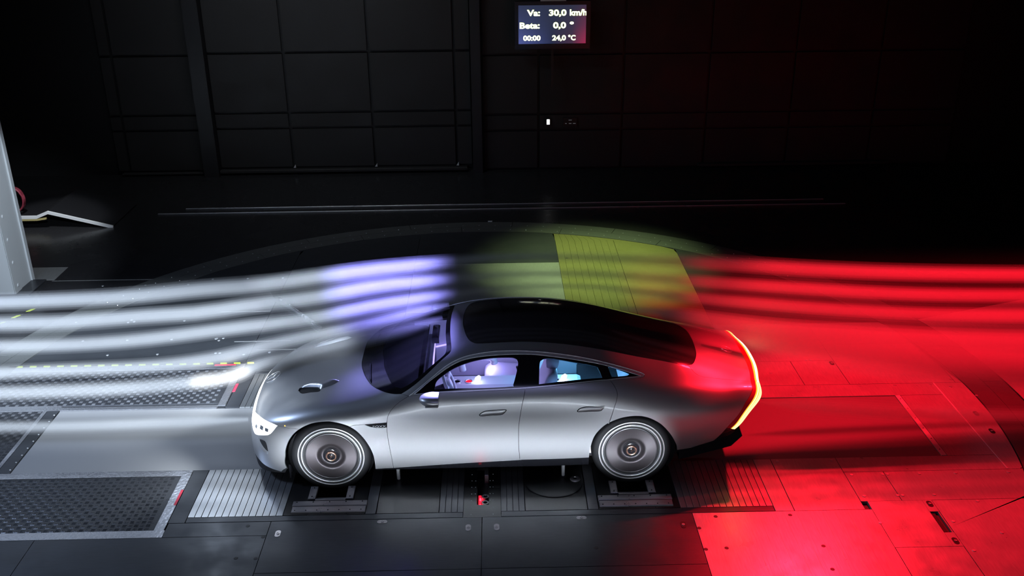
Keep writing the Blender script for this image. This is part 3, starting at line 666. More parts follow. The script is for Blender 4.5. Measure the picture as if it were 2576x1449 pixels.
G = make(); N_ = normals(G)
LU, LV = 5.7, 1.95
CAR = empty('car', (0, 0, 0), 'silver streamlined four door coupe with glass roof standing on the wheel rollers', 'car')
def cr(pts, n=8):
    """Catmull-Rom through uv points"""
    P = np.array(pts, float)
    if len(P) < 3: return P
    Q = np.vstack([2*P[0]-P[1], P, 2*P[-1]-P[-2]]); out = []
    for i in range(1, len(Q)-2):
        p0, p1, p2, p3 = Q[i-1:i+3]
        for t in np.linspace(0, 1, n, endpoint=False):
            out.append(.5*((2*p1)+(-p0+p2)*t+(2*p0-5*p1+4*p2-p3)*t*t+(-p0+3*p1-3*p2+p3)*t**3))
    out.append(P[-1]); return np.array(out)
def chain(*segs):
    out = []
    for s in segs:
        for p in s:
            p = np.array(p, float)
            if not out or np.hypot(*((p-out[-1])*[LU, LV])) > 1e-4: out.append(p)
    if np.hypot(*((out[0]-out[-1])*[LU, LV])) < 1e-4: out.pop()
    return np.array(out)
def resample(P, step, closed=True):
    Q = [];  n = len(P)
    for i in range(n if closed else n-1):
        a, b = P[i], P[(i+1) % n]; k = max(1, int(np.ceil(np.hypot(*(b-a))/step)))
        for j in range(k): Q.append(a+(b-a)*j/k)
    return np.array(Q)
def inset(P, d, keep):
    """move polygon (metric) inwards by d; points on the centre line stay on it"""
    A = .5*np.sum(P[:, 0]*np.roll(P[:, 1], -1)-np.roll(P[:, 0], -1)*P[:, 1]); s = 1 if A > 0 else -1
    e = np.roll(P, -1, 0)-P; e /= np.linalg.norm(e, axis=1)[:, None]+1e-12; nrm = np.stack([-e[:, 1], e[:, 0]], 1)*s
    pn = np.roll(nrm, 1, 0); b = nrm+pn; b /= np.linalg.norm(b, axis=1)[:, None]+1e-9
    k = np.clip((b*nrm).sum(1), .45, 1); Q = P+b*(d/k)[:, None]
    m = P[:, 1] > keep-1e-4; Q[m, 1] = keep; return Q
def inside(P, pts):
    x, y = pts[:, 0], pts[:, 1]; r = np.zeros(len(pts), bool); j = len(P)-1
    for i in range(len(P)):
        xi, yi = P[i]; xj, yj = P[j]
        c = ((yi > y) != (yj > y)) & (x < (xj-xi)*(y-yi)/((yj-yi) if abs(yj-yi) > 1e-12 else 1e-12)+xi); r ^= c; j = i
    return r
def dist(P, pts):
    d = np.full(len(pts), 1e9)
    for i in range(len(P)):
        a, b = P[i], P[(i+1) % len(P)]; v = b-a; L = v@v+1e-12
        t = np.clip(((pts-a)@v)/L, 0, 1); d = np.minimum(d, np.hypot(*(pts-(a+t[:, None]*v)).T))
    return d
def panel(name, poly, m, holes=(), off=0., gap=.002, th=.016, sides=(-1, 1), central=False, step=.022, grid=.028, parent=None, rim=True, gapfn=None, bulge=0.):
    sc_ = np.array([LU, LV])
    P = resample(inset(np.array(poly)*sc_, gap, LV if central else 1e9), step)
    H = [resample(inset(np.array(h)*sc_, -gap, LV if central else 1e9), step) for h in holes]
    if central: P[:, 1] = np.minimum(P[:, 1], LV)
    mn, mx = P.min(0), P.max(0)
    gx, gy = np.meshgrid(np.arange(mn[0]+grid*.4, mx[0], grid), np.arange(mn[1]+grid*.37, mx[1], grid)); g = np.stack([gx.ravel(), gy.ravel()], 1)
    k = inside(P, g) & (dist(P, g) > grid*.42)
    for h in H: k &= ~inside(h, g) & (dist(h, g) > grid*.42)
    g = g[k]
    pts = [P]+H+[g]; V = np.concatenate(pts); E = []; b = 0
    for q in [P]+H:
        n = len(q); E += [(b+i, b+(i+1) % n) for i in range(n)]; b += n
    r = delaunay_2d_cdt([Vector(v) for v in V], E, [], 0, 1e-6)
    v2 = np.array([list(v) for v in r[0]]); F = [tuple(f) for f in r[2]]
    c = np.array([v2[list(f)].mean(0) for f in F]); ok = inside(P, c)
    for h in H: ok &= ~inside(h, c)
    F = [f for f, o in zip(F, ok) if o]
    uv = v2/sc_; pos = sample(G, uv[:, 0], uv[:, 1]); nr = sample(N_, uv[:, 0], uv[:, 1]); nr /= np.linalg.norm(nr, axis=1)[:, None]
    if bulge:
        dd = dist(P, v2); pos = pos+nr*(bulge*np.minimum(1, dd/.03)[:, None])
    pos = pos+nr*off
    if bulge:
        fa = np.array(F); fn = np.cross(pos[fa[:, 1]]-pos[fa[:, 0]], pos[fa[:, 2]]-pos[fa[:, 0]]); n2 = np.zeros_like(pos)
        for q in range(3): np.add.at(n2, fa[:, q], fn)
        n2 *= np.sign((n2*nr).sum()); nr = n2/(np.linalg.norm(n2, axis=1)[:, None]+1e-12)
    from collections import Counter
    ec = Counter()
    for f in F:
        for i in range(3): ec[frozenset((f[i], f[(i+1) % 3]))] += 1
    bd = [e for e, n in ec.items() if n == 1]
    objs = []
    for sg in ((0,) if central else sides):
        Vs, Ns, Fs = [], [], []
        for s in ((-1, 1) if sg == 0 else (sg,)):
            base = len(Vs); q = pos*[1, s, 1]; nn = nr*[1, s, 1]
            # winding
            fa = np.array(F); cr_ = (np.cross(q[fa[:, 1]]-q[fa[:, 0]], q[fa[:, 2]]-q[fa[:, 0]])*nn[fa[:, 0]]).sum()
            Vs += list(q); Ns += list(nn)
            FF = [f if cr_ > 0 else f[::-1] for f in F]
            Fs += [tuple(i+base for i in f) for f in FF]
            if rim:
                he = {(f[i], f[(i+1) % 3]) for f in FF for i in range(3)}
                for e in bd:
                    a, b_ = tuple(e)
                    if (a, b_) not in he: a, b_ = b_, a
                    if central and v2[a, 1] > LV-1e-3 and v2[b_, 1] > LV-1e-3: continue
                    o = len(Vs); t = q[b_]-q[a]; on = np.cross(t, (nn[a]+nn[b_])/2); on /= np.linalg.norm(on)+1e-12
                    Vs += [q[a], q[b_], q[b_]-nn[b_]*th, q[a]-nn[a]*th]; Ns += [on]*4
                    Fs.append((o, o+3, o+2, o+1))
        me = D.meshes.new(name); me.from_pydata([tuple(map(float, v)) for v in Vs], [], Fs)
        me.polygons.foreach_set('use_smooth', [True]*len(me.polygons))
        me.normals_split_custom_set_from_vertices([tuple(map(float, v)) for v in Ns]); me.update()
        objs.append(link(name, me, parent if parent is not None else CAR, m))
    return objs
M['bead'] = mat('painted highlight bead', (.95, .95, .96), .3, .15)
# --- outlines on the body surface (u along the car, v from sill to centre line)
ARCH_F = cr([(.0735, -.03), (.0745, .0), (.0753, .019), (.1216, .102), (.1382, .167), (.1535, .234), (.1697, .290), (.1882, .340), (.2063, .373), (.2207, .385), (.2388, .387), (.2522, .378), (.2652, .362), (.2746, .345), (.2862, .309), (.2972, .249), (.3045, .183), (.3079, .111), (.3079, .015)], 5)
ARCH_F = ARCH_F[ARCH_F[:, 1] > .012]
ARCH_R = cr([(.6396, .065), (.6401, .120), (.6420, .177), (.6455, .230), (.6514, .270), (.6619, .309), (.6776, .334), (.6901, .343), (.7027, .344), (.7153, .337), (.7281, .317), (.7412, .280), (.7526, .224), (.7611, .163), (.7677, .092), (.7696, .043)], 5)
def cut(P, a, b):
    """part of polyline P between the points nearest to a and b"""
    i = int(np.argmin(np.hypot(*(P-np.array(a)).T))); j = int(np.argmin(np.hypot(*(P-np.array(b)).T)))
    return P[i:j+1] if i <= j else P[j:i+1][::-1]
rev = lambda P: np.array(P)[::-1]
FCUT = [(.1418, .383), (.1649, .354), (.1879, .3405)]
BADGELINE = cr([(.2740, .3465), (.2809, .355), (.2959, .357), (.3125, .360), (.3334, .364)], 4)
DOOR_F = cr([(.3700, .543), (.3556, .500), (.3437, .452), (.3367, .410), (.3342, .374), (.3332, .310), (.3344, .227), (.3364, .133), (.3380, .018)], 6)
DOOR_M = cr([(.5466, .546), (.5405, .418), (.5367, .316), (.5366, .182), (.5381, .064)], 6)
DOOR_R = cr([(.6680, .557), (.6731, .525), (.6773, .476), (.6762, .432), (.6722, .388), (.6655, .313)], 6)
DLO_B = cr([(.3790, .556), (.4105, .557), (.4595, .552), (.5307, .551), (.5464, .551), (.5661, .552), (.6113, .555), (.6567, .562), (.6664, .564), (.7138, .590)], 4)
DLO_T = cr([(.3790, .556), (.3971, .609), (.4198, .649), (.4401, .680), (.4599, .703), (.4850, .716), (.5203, .719), (.5553, .716), (.5731, .709), (.6016, .694), (.6299, .676), (.6575, .656), (.6868, .625), (.7138, .590)], 4)
CHROME_T = cr([(.3705, .543), (.3878, .598), (.4145, .653), (.4402, .696), (.4664, .727), (.4967, .741), (.5262, .741), (.5556, .735), (.5830, .727), (.6208, .708), (.6578, .678), (.6969, .639), (.7159, .613), (.7196, .599)], 4)
CHROME_B = cr([(.7196, .599), (.7165, .583), (.7003, .571), (.6827, .563), (.6680, .557)], 4)
BELT = cr([(.3705, .543), (.4105, .548), (.4595, .5435), (.5307, .543), (.5466, .543), (.6113, .548), (.6680, .557)], 4)
SILL_F = [(.3082, .012), (.3376, .016)]
SILL_D = cr([(.3380, .016), (.4491, .043), (.5337, .061), (.5381, .064)], 4)
SILL_R = [(.5381, .064), (.6396, .065)]
REAR_B = chain([(.7696, .043)], cr([(.7696, .043), (.8060, .014), (.8228, .010), (.8285, .022), (.8356, .054), (.8536, .160), (.8689, .219), (.8798, .270), (.8867, .331)], 4))
LAMPSEAM_L = cr([(.8867, .331), (.8920, .363), (.8973, .415), (.8988, .470), (.8978, .546)], 4)
LAMPSEAM_U = cr([(.8978, .546), (.8910, .720), (.8875, .880), (.8865, 1)], 4)
TRUNK = cr([(.8978, .546), (.8690, .577), (.8194, .601), (.8060, .612), (.7980, .645), (.7905, .7195)], 4)
STRIP_U = cr([(.9072, .540), (.8995, .735), (.8985, .879), (.8978, 1)], 5)
STRIP_L = cr([(.9072, .540), (.9062, .440), (.9020, .357), (.8959, .292), (.8850, .215), (.8761, .163), (.8656, .131)], 5)
STRIP_OU = cr([(.9225, .540), (.9155, .735), (.9150, .879), (.9145, 1)], 5)
STRIP_OL = cr([(.9225, .540), (.9255, .440), (.9225, .350), (.9190, .270), (.9130, .190), (.9030, .130), (.8800, .100)], 5)
COWL = cr([(.3571, .5645), (.3443, .568), (.3259, .592), (.3077, .634), (.2947, .702), (.2870, .784), (.2840, .849), (.2835, .903), (.2832, 1)], 5)
WS_SIDE = cr([(.3571, .5645), (.3800, .625), (.4065, .682), (.4285, .734), (.4367, .760), (.4385, .790), (.4378, .831), (.4360, .917), (.4352, 1)], 5)
RG = cr([(.4562, 1), (.4569, .950), (.4608, .877), (.4662, .829), (.4726, .808), (.4810, .7985), (.5077, .795), (.5504, .795), (.6042, .787), (.6583, .770), (.7021, .754), (.7467, .738), (.7737, .722), (.7901, .720), (.7995, .743), (.8077, .820), (.8101, .882), (.8110, 1)], 5)
HL_T = cr([(.1418, .383), (.1280, .432), (.1136, .500), (.1020, .585), (.0972, .634)], 4)
BAND_T = cr([(.0972, .634), (.1037, .718), (.1094, .861), (.1110, 1)], 4)
HL_B = cr([(.1418, .383), (.1249, .346), (.1044, .324), (.0857, .364), (.0721, .442), (.0708, .503)], 4)
HL_L = [(.0708, .503), (.0784, .674)]
BAND_B = cr([(.0784, .674), (.0860, .760), (.0930, .880), (.0945, 1)], 4)
BUMP_B = [(.0290, 1), (.0275, .60), (.0251, .376), (.0216, .302), (.0173, .182), (.0130, .090), (.0100, .050), (.0500, .014), (.0745, .012)]
BADGE = [(.2977, .3565), (.3125, .3595), (.3334, .3635), (.3329, .333), (.3163, .333), (.3069, .341)]
VENT = cr([(.1862, .665), (.1888, .690), (.2050, .678), (.2210, .659), (.2234, .621), (.2090, .623), (.1936, .626), (.1862, .665)], 4)[:-1]
WIN_F = cr([(.4111, .571), (.4137, .612), (.4249, .637), (.4439, .664), (.4664, .687), (.4817, .698), (.4968, .704), (.5203, .703), (.5318, .697), (.5365, .677), (.5361, .641), (.5297, .567), (.5260, .558), (.4784, .559), (.4111, .571)], 4)[:-1]
WIN_R = chain(cr([(.5662, .561), (.5680, .659), (.5716, .682), (.5777, .690), (.5918, .686), (.6202, .664), (.6476, .642), (.6519, .625), (.6568, .573)], 4), [(.6568, .573), (.6285, .570), (.5905, .565)])
WIN_Q = cr([(.6666, .637), (.6725, .642), (.6953, .609), (.6954, .595), (.6907, .587), (.6734, .579), (.6705, .584), (.6666, .637)], 4)[:-1]
WS_IN = chain(cr([(.3195, 1), (.3205, .930), (.3244, .848), (.3272, .766), (.3357, .683), (.3448, .633), (.3532, .617), (.3614, .618), (.4012, .694), (.4250, .744), (.4300, .775), (.4305, .820), (.4285, .908), (.4275, 1)], 5))
RS_A, RS_B = tuple(ARCH_R[0]), tuple(ARCH_R[-1])
BONNET = chain(rev(COWL), [(.3571, .5645), (.3700, .543)], DOOR_F[:int(len(DOOR_F)*.5)+1][:cut(DOOR_F, (.3700, .543), (.3334, .364)).shape[0]], rev(BADGELINE), rev(cut(ARCH_F, (.1879, .3405), (.2740, .3465))), rev(FCUT), HL_T, BAND_T)
BUMPER = chain(FCUT, cut(ARCH_F, (.1879, .3405), (.0745, .012)), rev(BUMP_B), rev(BAND_B), rev(HL_L), rev(HL_B))
FENDER = chain(BADGELINE, cut(DOOR_F, (.3334, .364), (.3380, .018)), rev(SILL_F), cut(ARCH_F, (.3079, .015), (.2740, .3465)))
DOOR1 = chain(DOOR_F, SILL_D, rev(DOOR_M), rev(cut(BELT, (.3705, .543), (.5466, .543))))
DOOR2 = chain(DOOR_M, SILL_R, cut(ARCH_R, RS_A, (.6655, .313)), rev(DOOR_R), rev(cut(BELT, (.5466, .543), (.6680, .557))))
DLO = chain(DLO_T, rev(DLO_B))
CHROME = chain(CHROME_T, CHROME_B, rev(BELT))
RK = int(np.argmin(np.hypot(*(RG-np.array([.7901, .720])).T))); TRUNK[-1] = RG[RK]
SHELL = chain(rev(WS_SIDE), [(.3571, .5645), (.3705, .543)], CHROME_T, CHROME_B, DOOR_R, cut(ARCH_R, (.6655, .313), RS_B), REAR_B, LAMPSEAM_L, TRUNK, rev(RG[:RK+1]))
LID = chain(TRUNK, RG[RK:], rev(LAMPSEAM_U))
WS = chain(COWL, rev(WS_SIDE))[::-1] if False else chain(rev(WS_SIDE), COWL)
# painted panels
bonnet = panel('bonnet', BONNET, M['paint'], [VENT], central=True)[0]
AIRC = cr([(.0669, .426), (.0757, .355), (.0814, .289), (.0728, .242), (.0601, .224), (.0566, .278), (.0594, .357), (.0669, .426)], 4)[:-1]
panel('front_bumper', BUMPER, M['paint'], [AIRC], central=True)
panel('air_intake', AIRC, M['paint'], off=-.001, gap=-.001, bulge=-.022, step=.012, grid=.012, th=.006, rim=False)
panel('front_fender', FENDER, M['paint'], [BADGE])
doors1 = panel('front_door', DOOR1, M['paint']); doors2 = panel('rear_door', DOOR2, M['paint'])
shell = panel('body_shell', SHELL, M['paint'], central=True)[0]
lid = panel('tailgate', LID, M['paint'], central=True)[0]
wt = panel('window_trim', CHROME, M['chrome'], [DLO], off=.003, gap=.0012, th=.012)
for s, o in zip((-1, 1), wt):
    for crv, of in ((CHROME_T, .003), (DLO_T, .004)):
        P = sample(G, crv[:, 0], crv[:, 1]); n_ = sample(N_, crv[:, 0], crv[:, 1]); P = (P+n_*of)*[1, s, 1]
        MB().tube([tuple(p) for p in P], .0034, 8).build('highlight_bead', M['bead'], o, True)  # added white bead draws a highlight line along the trim
panel('window_surround', DLO, M['black'], [WIN_F, WIN_R, WIN_Q], off=-.001, gap=.001, th=.012)
for nm, pl in (('front_side_window', WIN_F), ('rear_side_window', WIN_R), ('quarter_window', WIN_Q)): panel(nm, pl, M['glass'], off=-.006, gap=-.004, rim=False)
panel('windscreen_border', WS, M['black'], [WS_IN], off=-.002, gap=.0025, central=True)
panel('windscreen', WS_IN, M['wsglass'], off=-.005, gap=-.004, central=True, rim=False)
panel('roof_glass', RG, M['roofglass'], off=.0005, gap=.0025, central=True)
panel('badge_panel', BADGE, M['black'], off=-.001, gap=.001)
panel('light_band', chain(BAND_T, rev(BAND_B)), M['hlband'], off=.001, gap=.003, central=True)
hls = panel('headlamp', chain(HL_T, rev(BAND_T[:1]), rev(HL_L), rev(HL_B)), M['hl'], off=.001, gap=.003)
LENS = chain(LAMPSEAM_U, rev(STRIP_U)); LENS2 = chain(LAMPSEAM_L, rev(LAMPSEAM_U[:1]), STRIP_L, [(.8560, .150), (.8689, .219), (.8798, .270)])
panel('tail_lamp_lens', LENS, M['tailred'], central=True, off=-.001)
panel('tail_corner', chain([(.8536, .155), (.8689, .219), (.8798, .270)], LAMPSEAM_L, STRIP_L), M['tailred'], off=-.001)  # red colour stands in for red light on the silver corner
ts = panel('tail_light_band', chain(STRIP_U, rev(STRIP_OU)), M['tailedge'], central=True, off=.001, gap=.001)[0]
panel('tail_light_core', chain(STRIP_U+[.004, 0], rev(STRIP_OU+[-.004, 0])), M['tailcore'], central=True, off=.003, gap=.001, parent=ts, step=.015)
tl = panel('tail_light_side', chain(STRIP_L, rev(STRIP_OL)), M['tailedge'], off=.001, gap=.001)
for s, o in zip((-1, 1), tl):
    for a, b in ((.12, .28), (.38, .50), (.58, .92)):
        mid = lambda t: STRIP_L*(1-t)+STRIP_OL*t
        panel('light_line', chain(mid(a), rev(mid(b))), M['tailline'], off=.003, gap=.0005, parent=o, sides=(s,), step=.015)
# lower black parts
panel('sill', chain(SILL_F, SILL_D, SILL_R, [(.6396, .0), (.3082, .0)]), M['black'], off=-.004, gap=.001)
panel('front_lip', chain(BUMP_B, [(.0745, 0), (0, 0), (0, 1)]), M['under'], off=-.004, central=True, gap=.001)
REARPANEL = chain(STRIP_OU[::-1], STRIP_OL, [(.8650, .131), (.86, .15), (.8536, .158), (.8356, .054), (.8285, .022), (.8228, .010), (.8060, .012), (.7696, .043), (.77, 0), (1, 0), (1, 1)])
panel('rear_panel', REARPANEL, M['black'], off=-.004, central=True, gap=.002)
# dark core under the panels with openings for glass and wheels
CORE = chain([(0, 1), (0, 0)], [(.0745, 0)], ARCH_F, [(.3079, 0), (.6396, 0)], ARCH_R, [(.7696, 0), (.985, 0), (.985, 1)])
GROW = lambda P, d: inset(np.array(P)*[LU, LV], -d, LV)/[LU, LV]
panel('body_core', CORE, M['under'], [chain(GROW(WS_IN, .004)), chain(GROW(WIN_F, .004)), chain(GROW(WIN_R, .004)), chain(GROW(WIN_Q, .004)), chain(GROW(VENT, .012))], off=-.017, gap=.0, central=True, rim=False, step=.03, grid=.05)
# floor pan, wheel housings
mb = MB(); mb.box(-.95, 1.0, -.84, .84, .17, .24); mb.box(-2.15, -1.80, -.62, .62, .13, .22); mb.box(1.85, 2.35, -.66, .66, .30, .42); mb.box(-1.85, -.95, -.55, .55, .17, .5); mb.box(1.0, 1.85, -.55, .55, .2, .5)
mb.build('underbody', M['under'], CAR)
for xc, zr in ((-1.40, .402), (1.42, .392)):
    for s in (-1, 1):
        V = []; F = []
        for k in range(25):
            a = math.radians(-35+250*k/24); r_ = zr
            V += [(xc+r_*math.cos(a), s*.93*(.965), .345+r_*math.sin(a)*.9), (xc+r_*math.cos(a), s*.56, .345+r_*math.sin(a)*.9)]
        V = [(x, (max(-abs(y), -.87) if s < 0 else min(abs(y), .87)), z) for x, y, z in V]
        for k in range(24): F.append((2*k, 2*k+1, 2*k+3, 2*k+2))
        V += [(xc, s*.56, .345)]; c0 = len(V)-1
        for k in range(24): F.append((2*k+1, c0, 2*k+3))
        raw('wheel_housing', V, F, M['under'], CAR, True)
# wheels
def wheel(xc, s, yf):
    sg = -s  # depth direction from the outer face
    org = (0, 0, 0)
    ty = MB().lathe([(.268, .020), (.285, .010), (.300, .004), (.325, .0), (.348, .005), (.364, .018), (.372, .04), (.374, .07), (.374, .13), (.370, .165), (.355, .18), (.28, .185)], org, 'y', 72, sg).build('wheel', M['rubber'], CAR, True)
    ty.location = (xc, yf*s, .336)
    MB().lathe([(.2985, .006), (.2995, .0005), (.3095, .0005), (.3105, .006)], org, 'y', 72, sg).build('white_ring', M['ringw'], ty, True)
    MB().lathe([(.298, .0035), (.292, .003), (.283, .0065), (.281, .012)], org, 'y', 72, sg).build('ring_gap', M['boltdark'], ty, True)
    MB().lathe([(.283, .020), (.281, .006), (.279, .002), (.270, .002), (.267, .008), (.265, .024)], org, 'y', 72, sg).build('rim', M['alu'], ty, True)
    MB().lathe([(.266, .022), (.24, .018)], org, 'y', 72, sg).build('rim_gap', M['boltdark'], ty, True)
    MB().lathe([(.250, .022), (.248, .010), (.243, .0065), (.238, .006), (.23, .006), (.20, .006), (.16, .006), (.143, .006), (.138, .0062), (.132, .0072), (.122, .011), (.112, .022), (.100, .034), (.090, .038), (.080, .039)], org, 'y', 72, sg).build('disc_cover', M['gun'], ty, True)
    MB().lathe([(.2475, .0085), (.2440, .0058), (.234, .0054), (.233, .0062)], org, 'y', 72, sg).build('cover_edge', M['gundark'], ty, True)
    MB().lathe([(.082, .050), (.080, .022), (.074, .014), (.062, .012), (.052, .016)], org, 'y', 48, sg).build('hub', M['black'], ty, True)
    MB().lathe([(.053, .018), (.052, .006), (.048, .001), (.040, .0), (.036, .004)], org, 'y', 48, sg).build('hub_ring', M['copper'], ty, True)
    MB().lathe([(.037, .006), (.035, .003), (0, .003)], org, 'y', 32, sg).build('hub_cap', M['black'], ty, True)
    mb = MB()
    for k in range(3):
        a = math.radians(18+120*k); c, d = math.cos(a), math.sin(a)
        P = [(0, .002), (.006*c-.004*d, 0), (.030*c, 0), (.006*c+.004*d, 0)]
        y = .0015*sg
        mb.add([(.005*-d, y, .005*c), (.031*c, y, .031*d), (.005*d, y, -.005*c), (0, y-.003*sg, 0)], [(0, 1, 3), (1, 2, 3), (0, 3, 2)])
    mb.build('hub_star', M['copper'], ty)
    return ty
M['ringw'] = mat('pale wheel ring', (.80, .80, .80), .3, .6)
M['gundark'] = mat('dark disc edge', (.07, .068, .072), .35, .8)
for xc, yf in ((-1.40, .893), (1.40, .890)):
    for s in (-1, 1): wheel(xc, s, yf)
# mudflap in front of the front wheel
for s in (-1, 1):
    MB().prism([(-1.81, .0), (-1.795, 0), (-1.785, .02), (-1.80, .02)], .09, .24).build('wheel_deflector', M['black'], CAR).location = (0, s*.85-.01, 0)
# door handles in shallow recesses
HF = chain(cr([(.4814, .391), (.4840, .402), (.4912, .414), (.5060, .417), (.5179, .417), (.5188, .411), (.5155, .397), (.5108, .390), (.4960, .388), (.4839, .386), (.4814, .391)], 4)[:-1])
HR = chain(cr([(.6206, .392), (.6240, .402), (.6325, .409), (.6450, .408), (.6578, .406), (.6583, .400), (.6559, .392), (.6522, .385), (.6370, .386), (.6221, .387), (.6206, .392)], 4)[:-1])
for pl, dr in ((HF, doors1), (HR, doors2)):
    for s, o in zip((-1, 1), dr):
        panel('handle_recess', pl, M['black'], off=.0015, gap=-.0045, sides=(s,), parent=o, step=.01, grid=.012, th=.004)
        panel('door_handle', pl, M['paint'], off=.004, gap=.003, sides=(s,), parent=o, step=.01, grid=.012, th=.004, bulge=.006)
# bonnet vents: dark slot with a raised tapering cowl behind it
VB = cr([(.1862, .668), (.1888, .695), (.2100, .700), (.2400, .702), (.2470, .690), (.2350, .672), (.2200, .661), (.2050, .679), (.1890, .690), (.1862, .668)], 4)[:-1]
panel('vent_slot', VENT, M['dark'], off=-.014, gap=-.006, rim=False, parent=bonnet, step=.012, grid=.016)
panel('vent_cowl', chain([(.1880, .692), (.1960, .708), (.2150, .722), (.2450, .716), (.2520, .696), (.2420, .668), (.2300, .648), (.2238, .640), (.2215, .660), (.2050, .680), (.1892, .690)]), M['paint'], off=.0015, gap=.0005, parent=bonnet, step=.012, grid=.013, th=.014, bulge=.024)
# emblems
def on(u, v, s=-1, off=0.):
    p = sample(G, [u], [v])[0]; n = sample(N_, [u], [v])[0]; n = n/np.linalg.norm(n)
    return Vector((p[0], p[1]*s, p[2]))+Vector((n[0], n[1]*s, n[2]))*off, Vector((n[0], n[1]*s, n[2]))
def star(u, R, m, parent, turn):
    p, nrm = on(u, 1, -1, .001)
    X = Vector((0, 1, 0)); Y = nrm.cross(X).normalized()
    mb = MB()
    ring = [p+(X*math.cos(a)+Y*math.sin(a))*R+nrm*.002 for a in np.linspace(0, 2*math.pi, 41)]
    mb.tube(ring, R*.028, 6, False)
    for k in range(3):
        a = math.radians(turn+120*k); d = X*math.cos(a)+Y*math.sin(a); e = nrm.cross(d)
        V = [p+e*R*.09, p+d*R*.97, p-e*R*.09, p+nrm*R*.04]; mb.add(V, [(0, 3, 1), (1, 3, 2), (0, 2, 3), (0, 1, 2)])
    return mb.build('star_emblem', m, parent)
star(.1335, .084, M['chrome'], bonnet, 90); star(.862, .060, M['emblemdim'] if 'emblemdim' in M else M['chrome'], lid, 90)
for s in (-1, 1):
    cu = D.curves.new('word', 'FONT'); cu.body = 'EQXX'; cu.size = .042; cu.extrude = .0012; cu.offset = .0008; cu.space_character = 1.12
    ob = D.objects.new('word', cu); COL.objects.link(ob)
    me = D.meshes.new_from_object(ob.evaluated_get(bpy.context.evaluated_depsgraph_get())); D.objects.remove(ob)
    o = link('badge_lettering', me, CAR, M['chrome'])
    p, nrm = on(.3105 if s < 0 else .331, .3365, s, .003)
    X = Vector((1, 0, .03)) if s < 0 else Vector((-1, 0, -.03)); Z = nrm; X = (X-Z*X.dot(Z)).normalized(); Y = Z.cross(X)
    o.matrix_world = Matrix.Translation(p) @ Matrix((X, Y*.68, Z)).transposed().to_4x4()
for s in (-1, 1):
    uv = cr([(.3045, .665), (.3020, .740), (.3010, .830)], 6) if s < 0 else cr([(.3020, .90), (.3010, .83), (.3020, .75)], 6)
    P = sample(G, uv[:, 0], uv[:, 1]); n_ = sample(N_, uv[:, 0], uv[:, 1]); P = (P+n_*.010)*[1, s, 1]
    MB().tube([tuple(p) for p in P], .006, 6).build('wiper', M['black'], CAR, True)
# amber side marker, mirrors
for s in (-1, 1):
    p, n_ = on(.160, .372, s, .001)
    MB().lathe([(0, .002), (.005, .001), (.006, -.002)], (p.x, p.y, p.z), 'y', 10, s).build('side_marker', M['amber'], CAR)
    V = []; F = []; nu, nv = 24, 28
    for i in range(nu+1):
        t = i/nu; r = (math.sin(math.pi*min(1, t*.62+.0))**.55) if t < 1 else .94
        r = math.sqrt(max(0, 1-(1-min(1, t/.7))**2)) if t < .7 else 1-.04*((t-.7)/.3)
        for j in range(nv):
            a = 2*math.pi*j/nv; c, d = math.cos(a), math.sin(a)
            sq = 1/(abs(c)**2.2+abs(d)**2.2)**(1/2.2)
            V.append((-.545+.175*t, s*(.995+.098*r*c*sq), .988+.054*r*d*sq-.004*t))
    for i in range(nu):
        for j in range(nv): F.append((i*nv+j, i*nv+(j+1) % nv, (i+1)*nv+(j+1) % nv, (i+1)*nv+j))
    mi = raw('door_mirror', V, F, M['paint'], CAR, True)
    raw('mirror_glass', V[nu*nv:], [tuple(range(nv))], M['chrome'], mi)
    MB().box(-.49, -.375, min(s*.94, s*1.06), max(s*.94, s*1.06), .934, .940, .002).build('mirror_base', M['chrome'], mi)
    MB().tube([(-.45, s*.86, .955), (-.45, s*.96, .955)], .022, 10).build('mirror_arm', M['black'], mi, True)
# rear diffuser
for s in (-1, 1):
    MB().add([(1.86, s*.84, .20), (2.36, s*.78, .30), (2.47, s*.74, .385), (2.45, s*.70, .44), (1.86, s*.80, .34), (1.86, s*.3, .20), (2.40, s*.3, .30), (2.50, s*.3, .38), (2.5, s*.3, .44)],
             [(0, 1, 2, 3, 4), (0, 5, 6, 1), (1, 6, 7, 2), (2, 7, 8, 3)]).build('rear_diffuser', M['black'], CAR, auto=True)
# projector details in the headlamp
for s, o in zip((-1, 1), hls):
    for u, v, r in ((.088, .47, .022), (.101, .415, .026), (.110, .372, .022)):
        p, n_ = on(u, v, s, .006)
        q = n_.to_track_quat('Z', 'Y').to_matrix().to_4x4()
        me_o = MB().box(-r, r, -r*.75, r*.75, -.004, .0, .001).build('projector', M['hllens'], o); me_o.matrix_world = Matrix.Translation(p) @ q

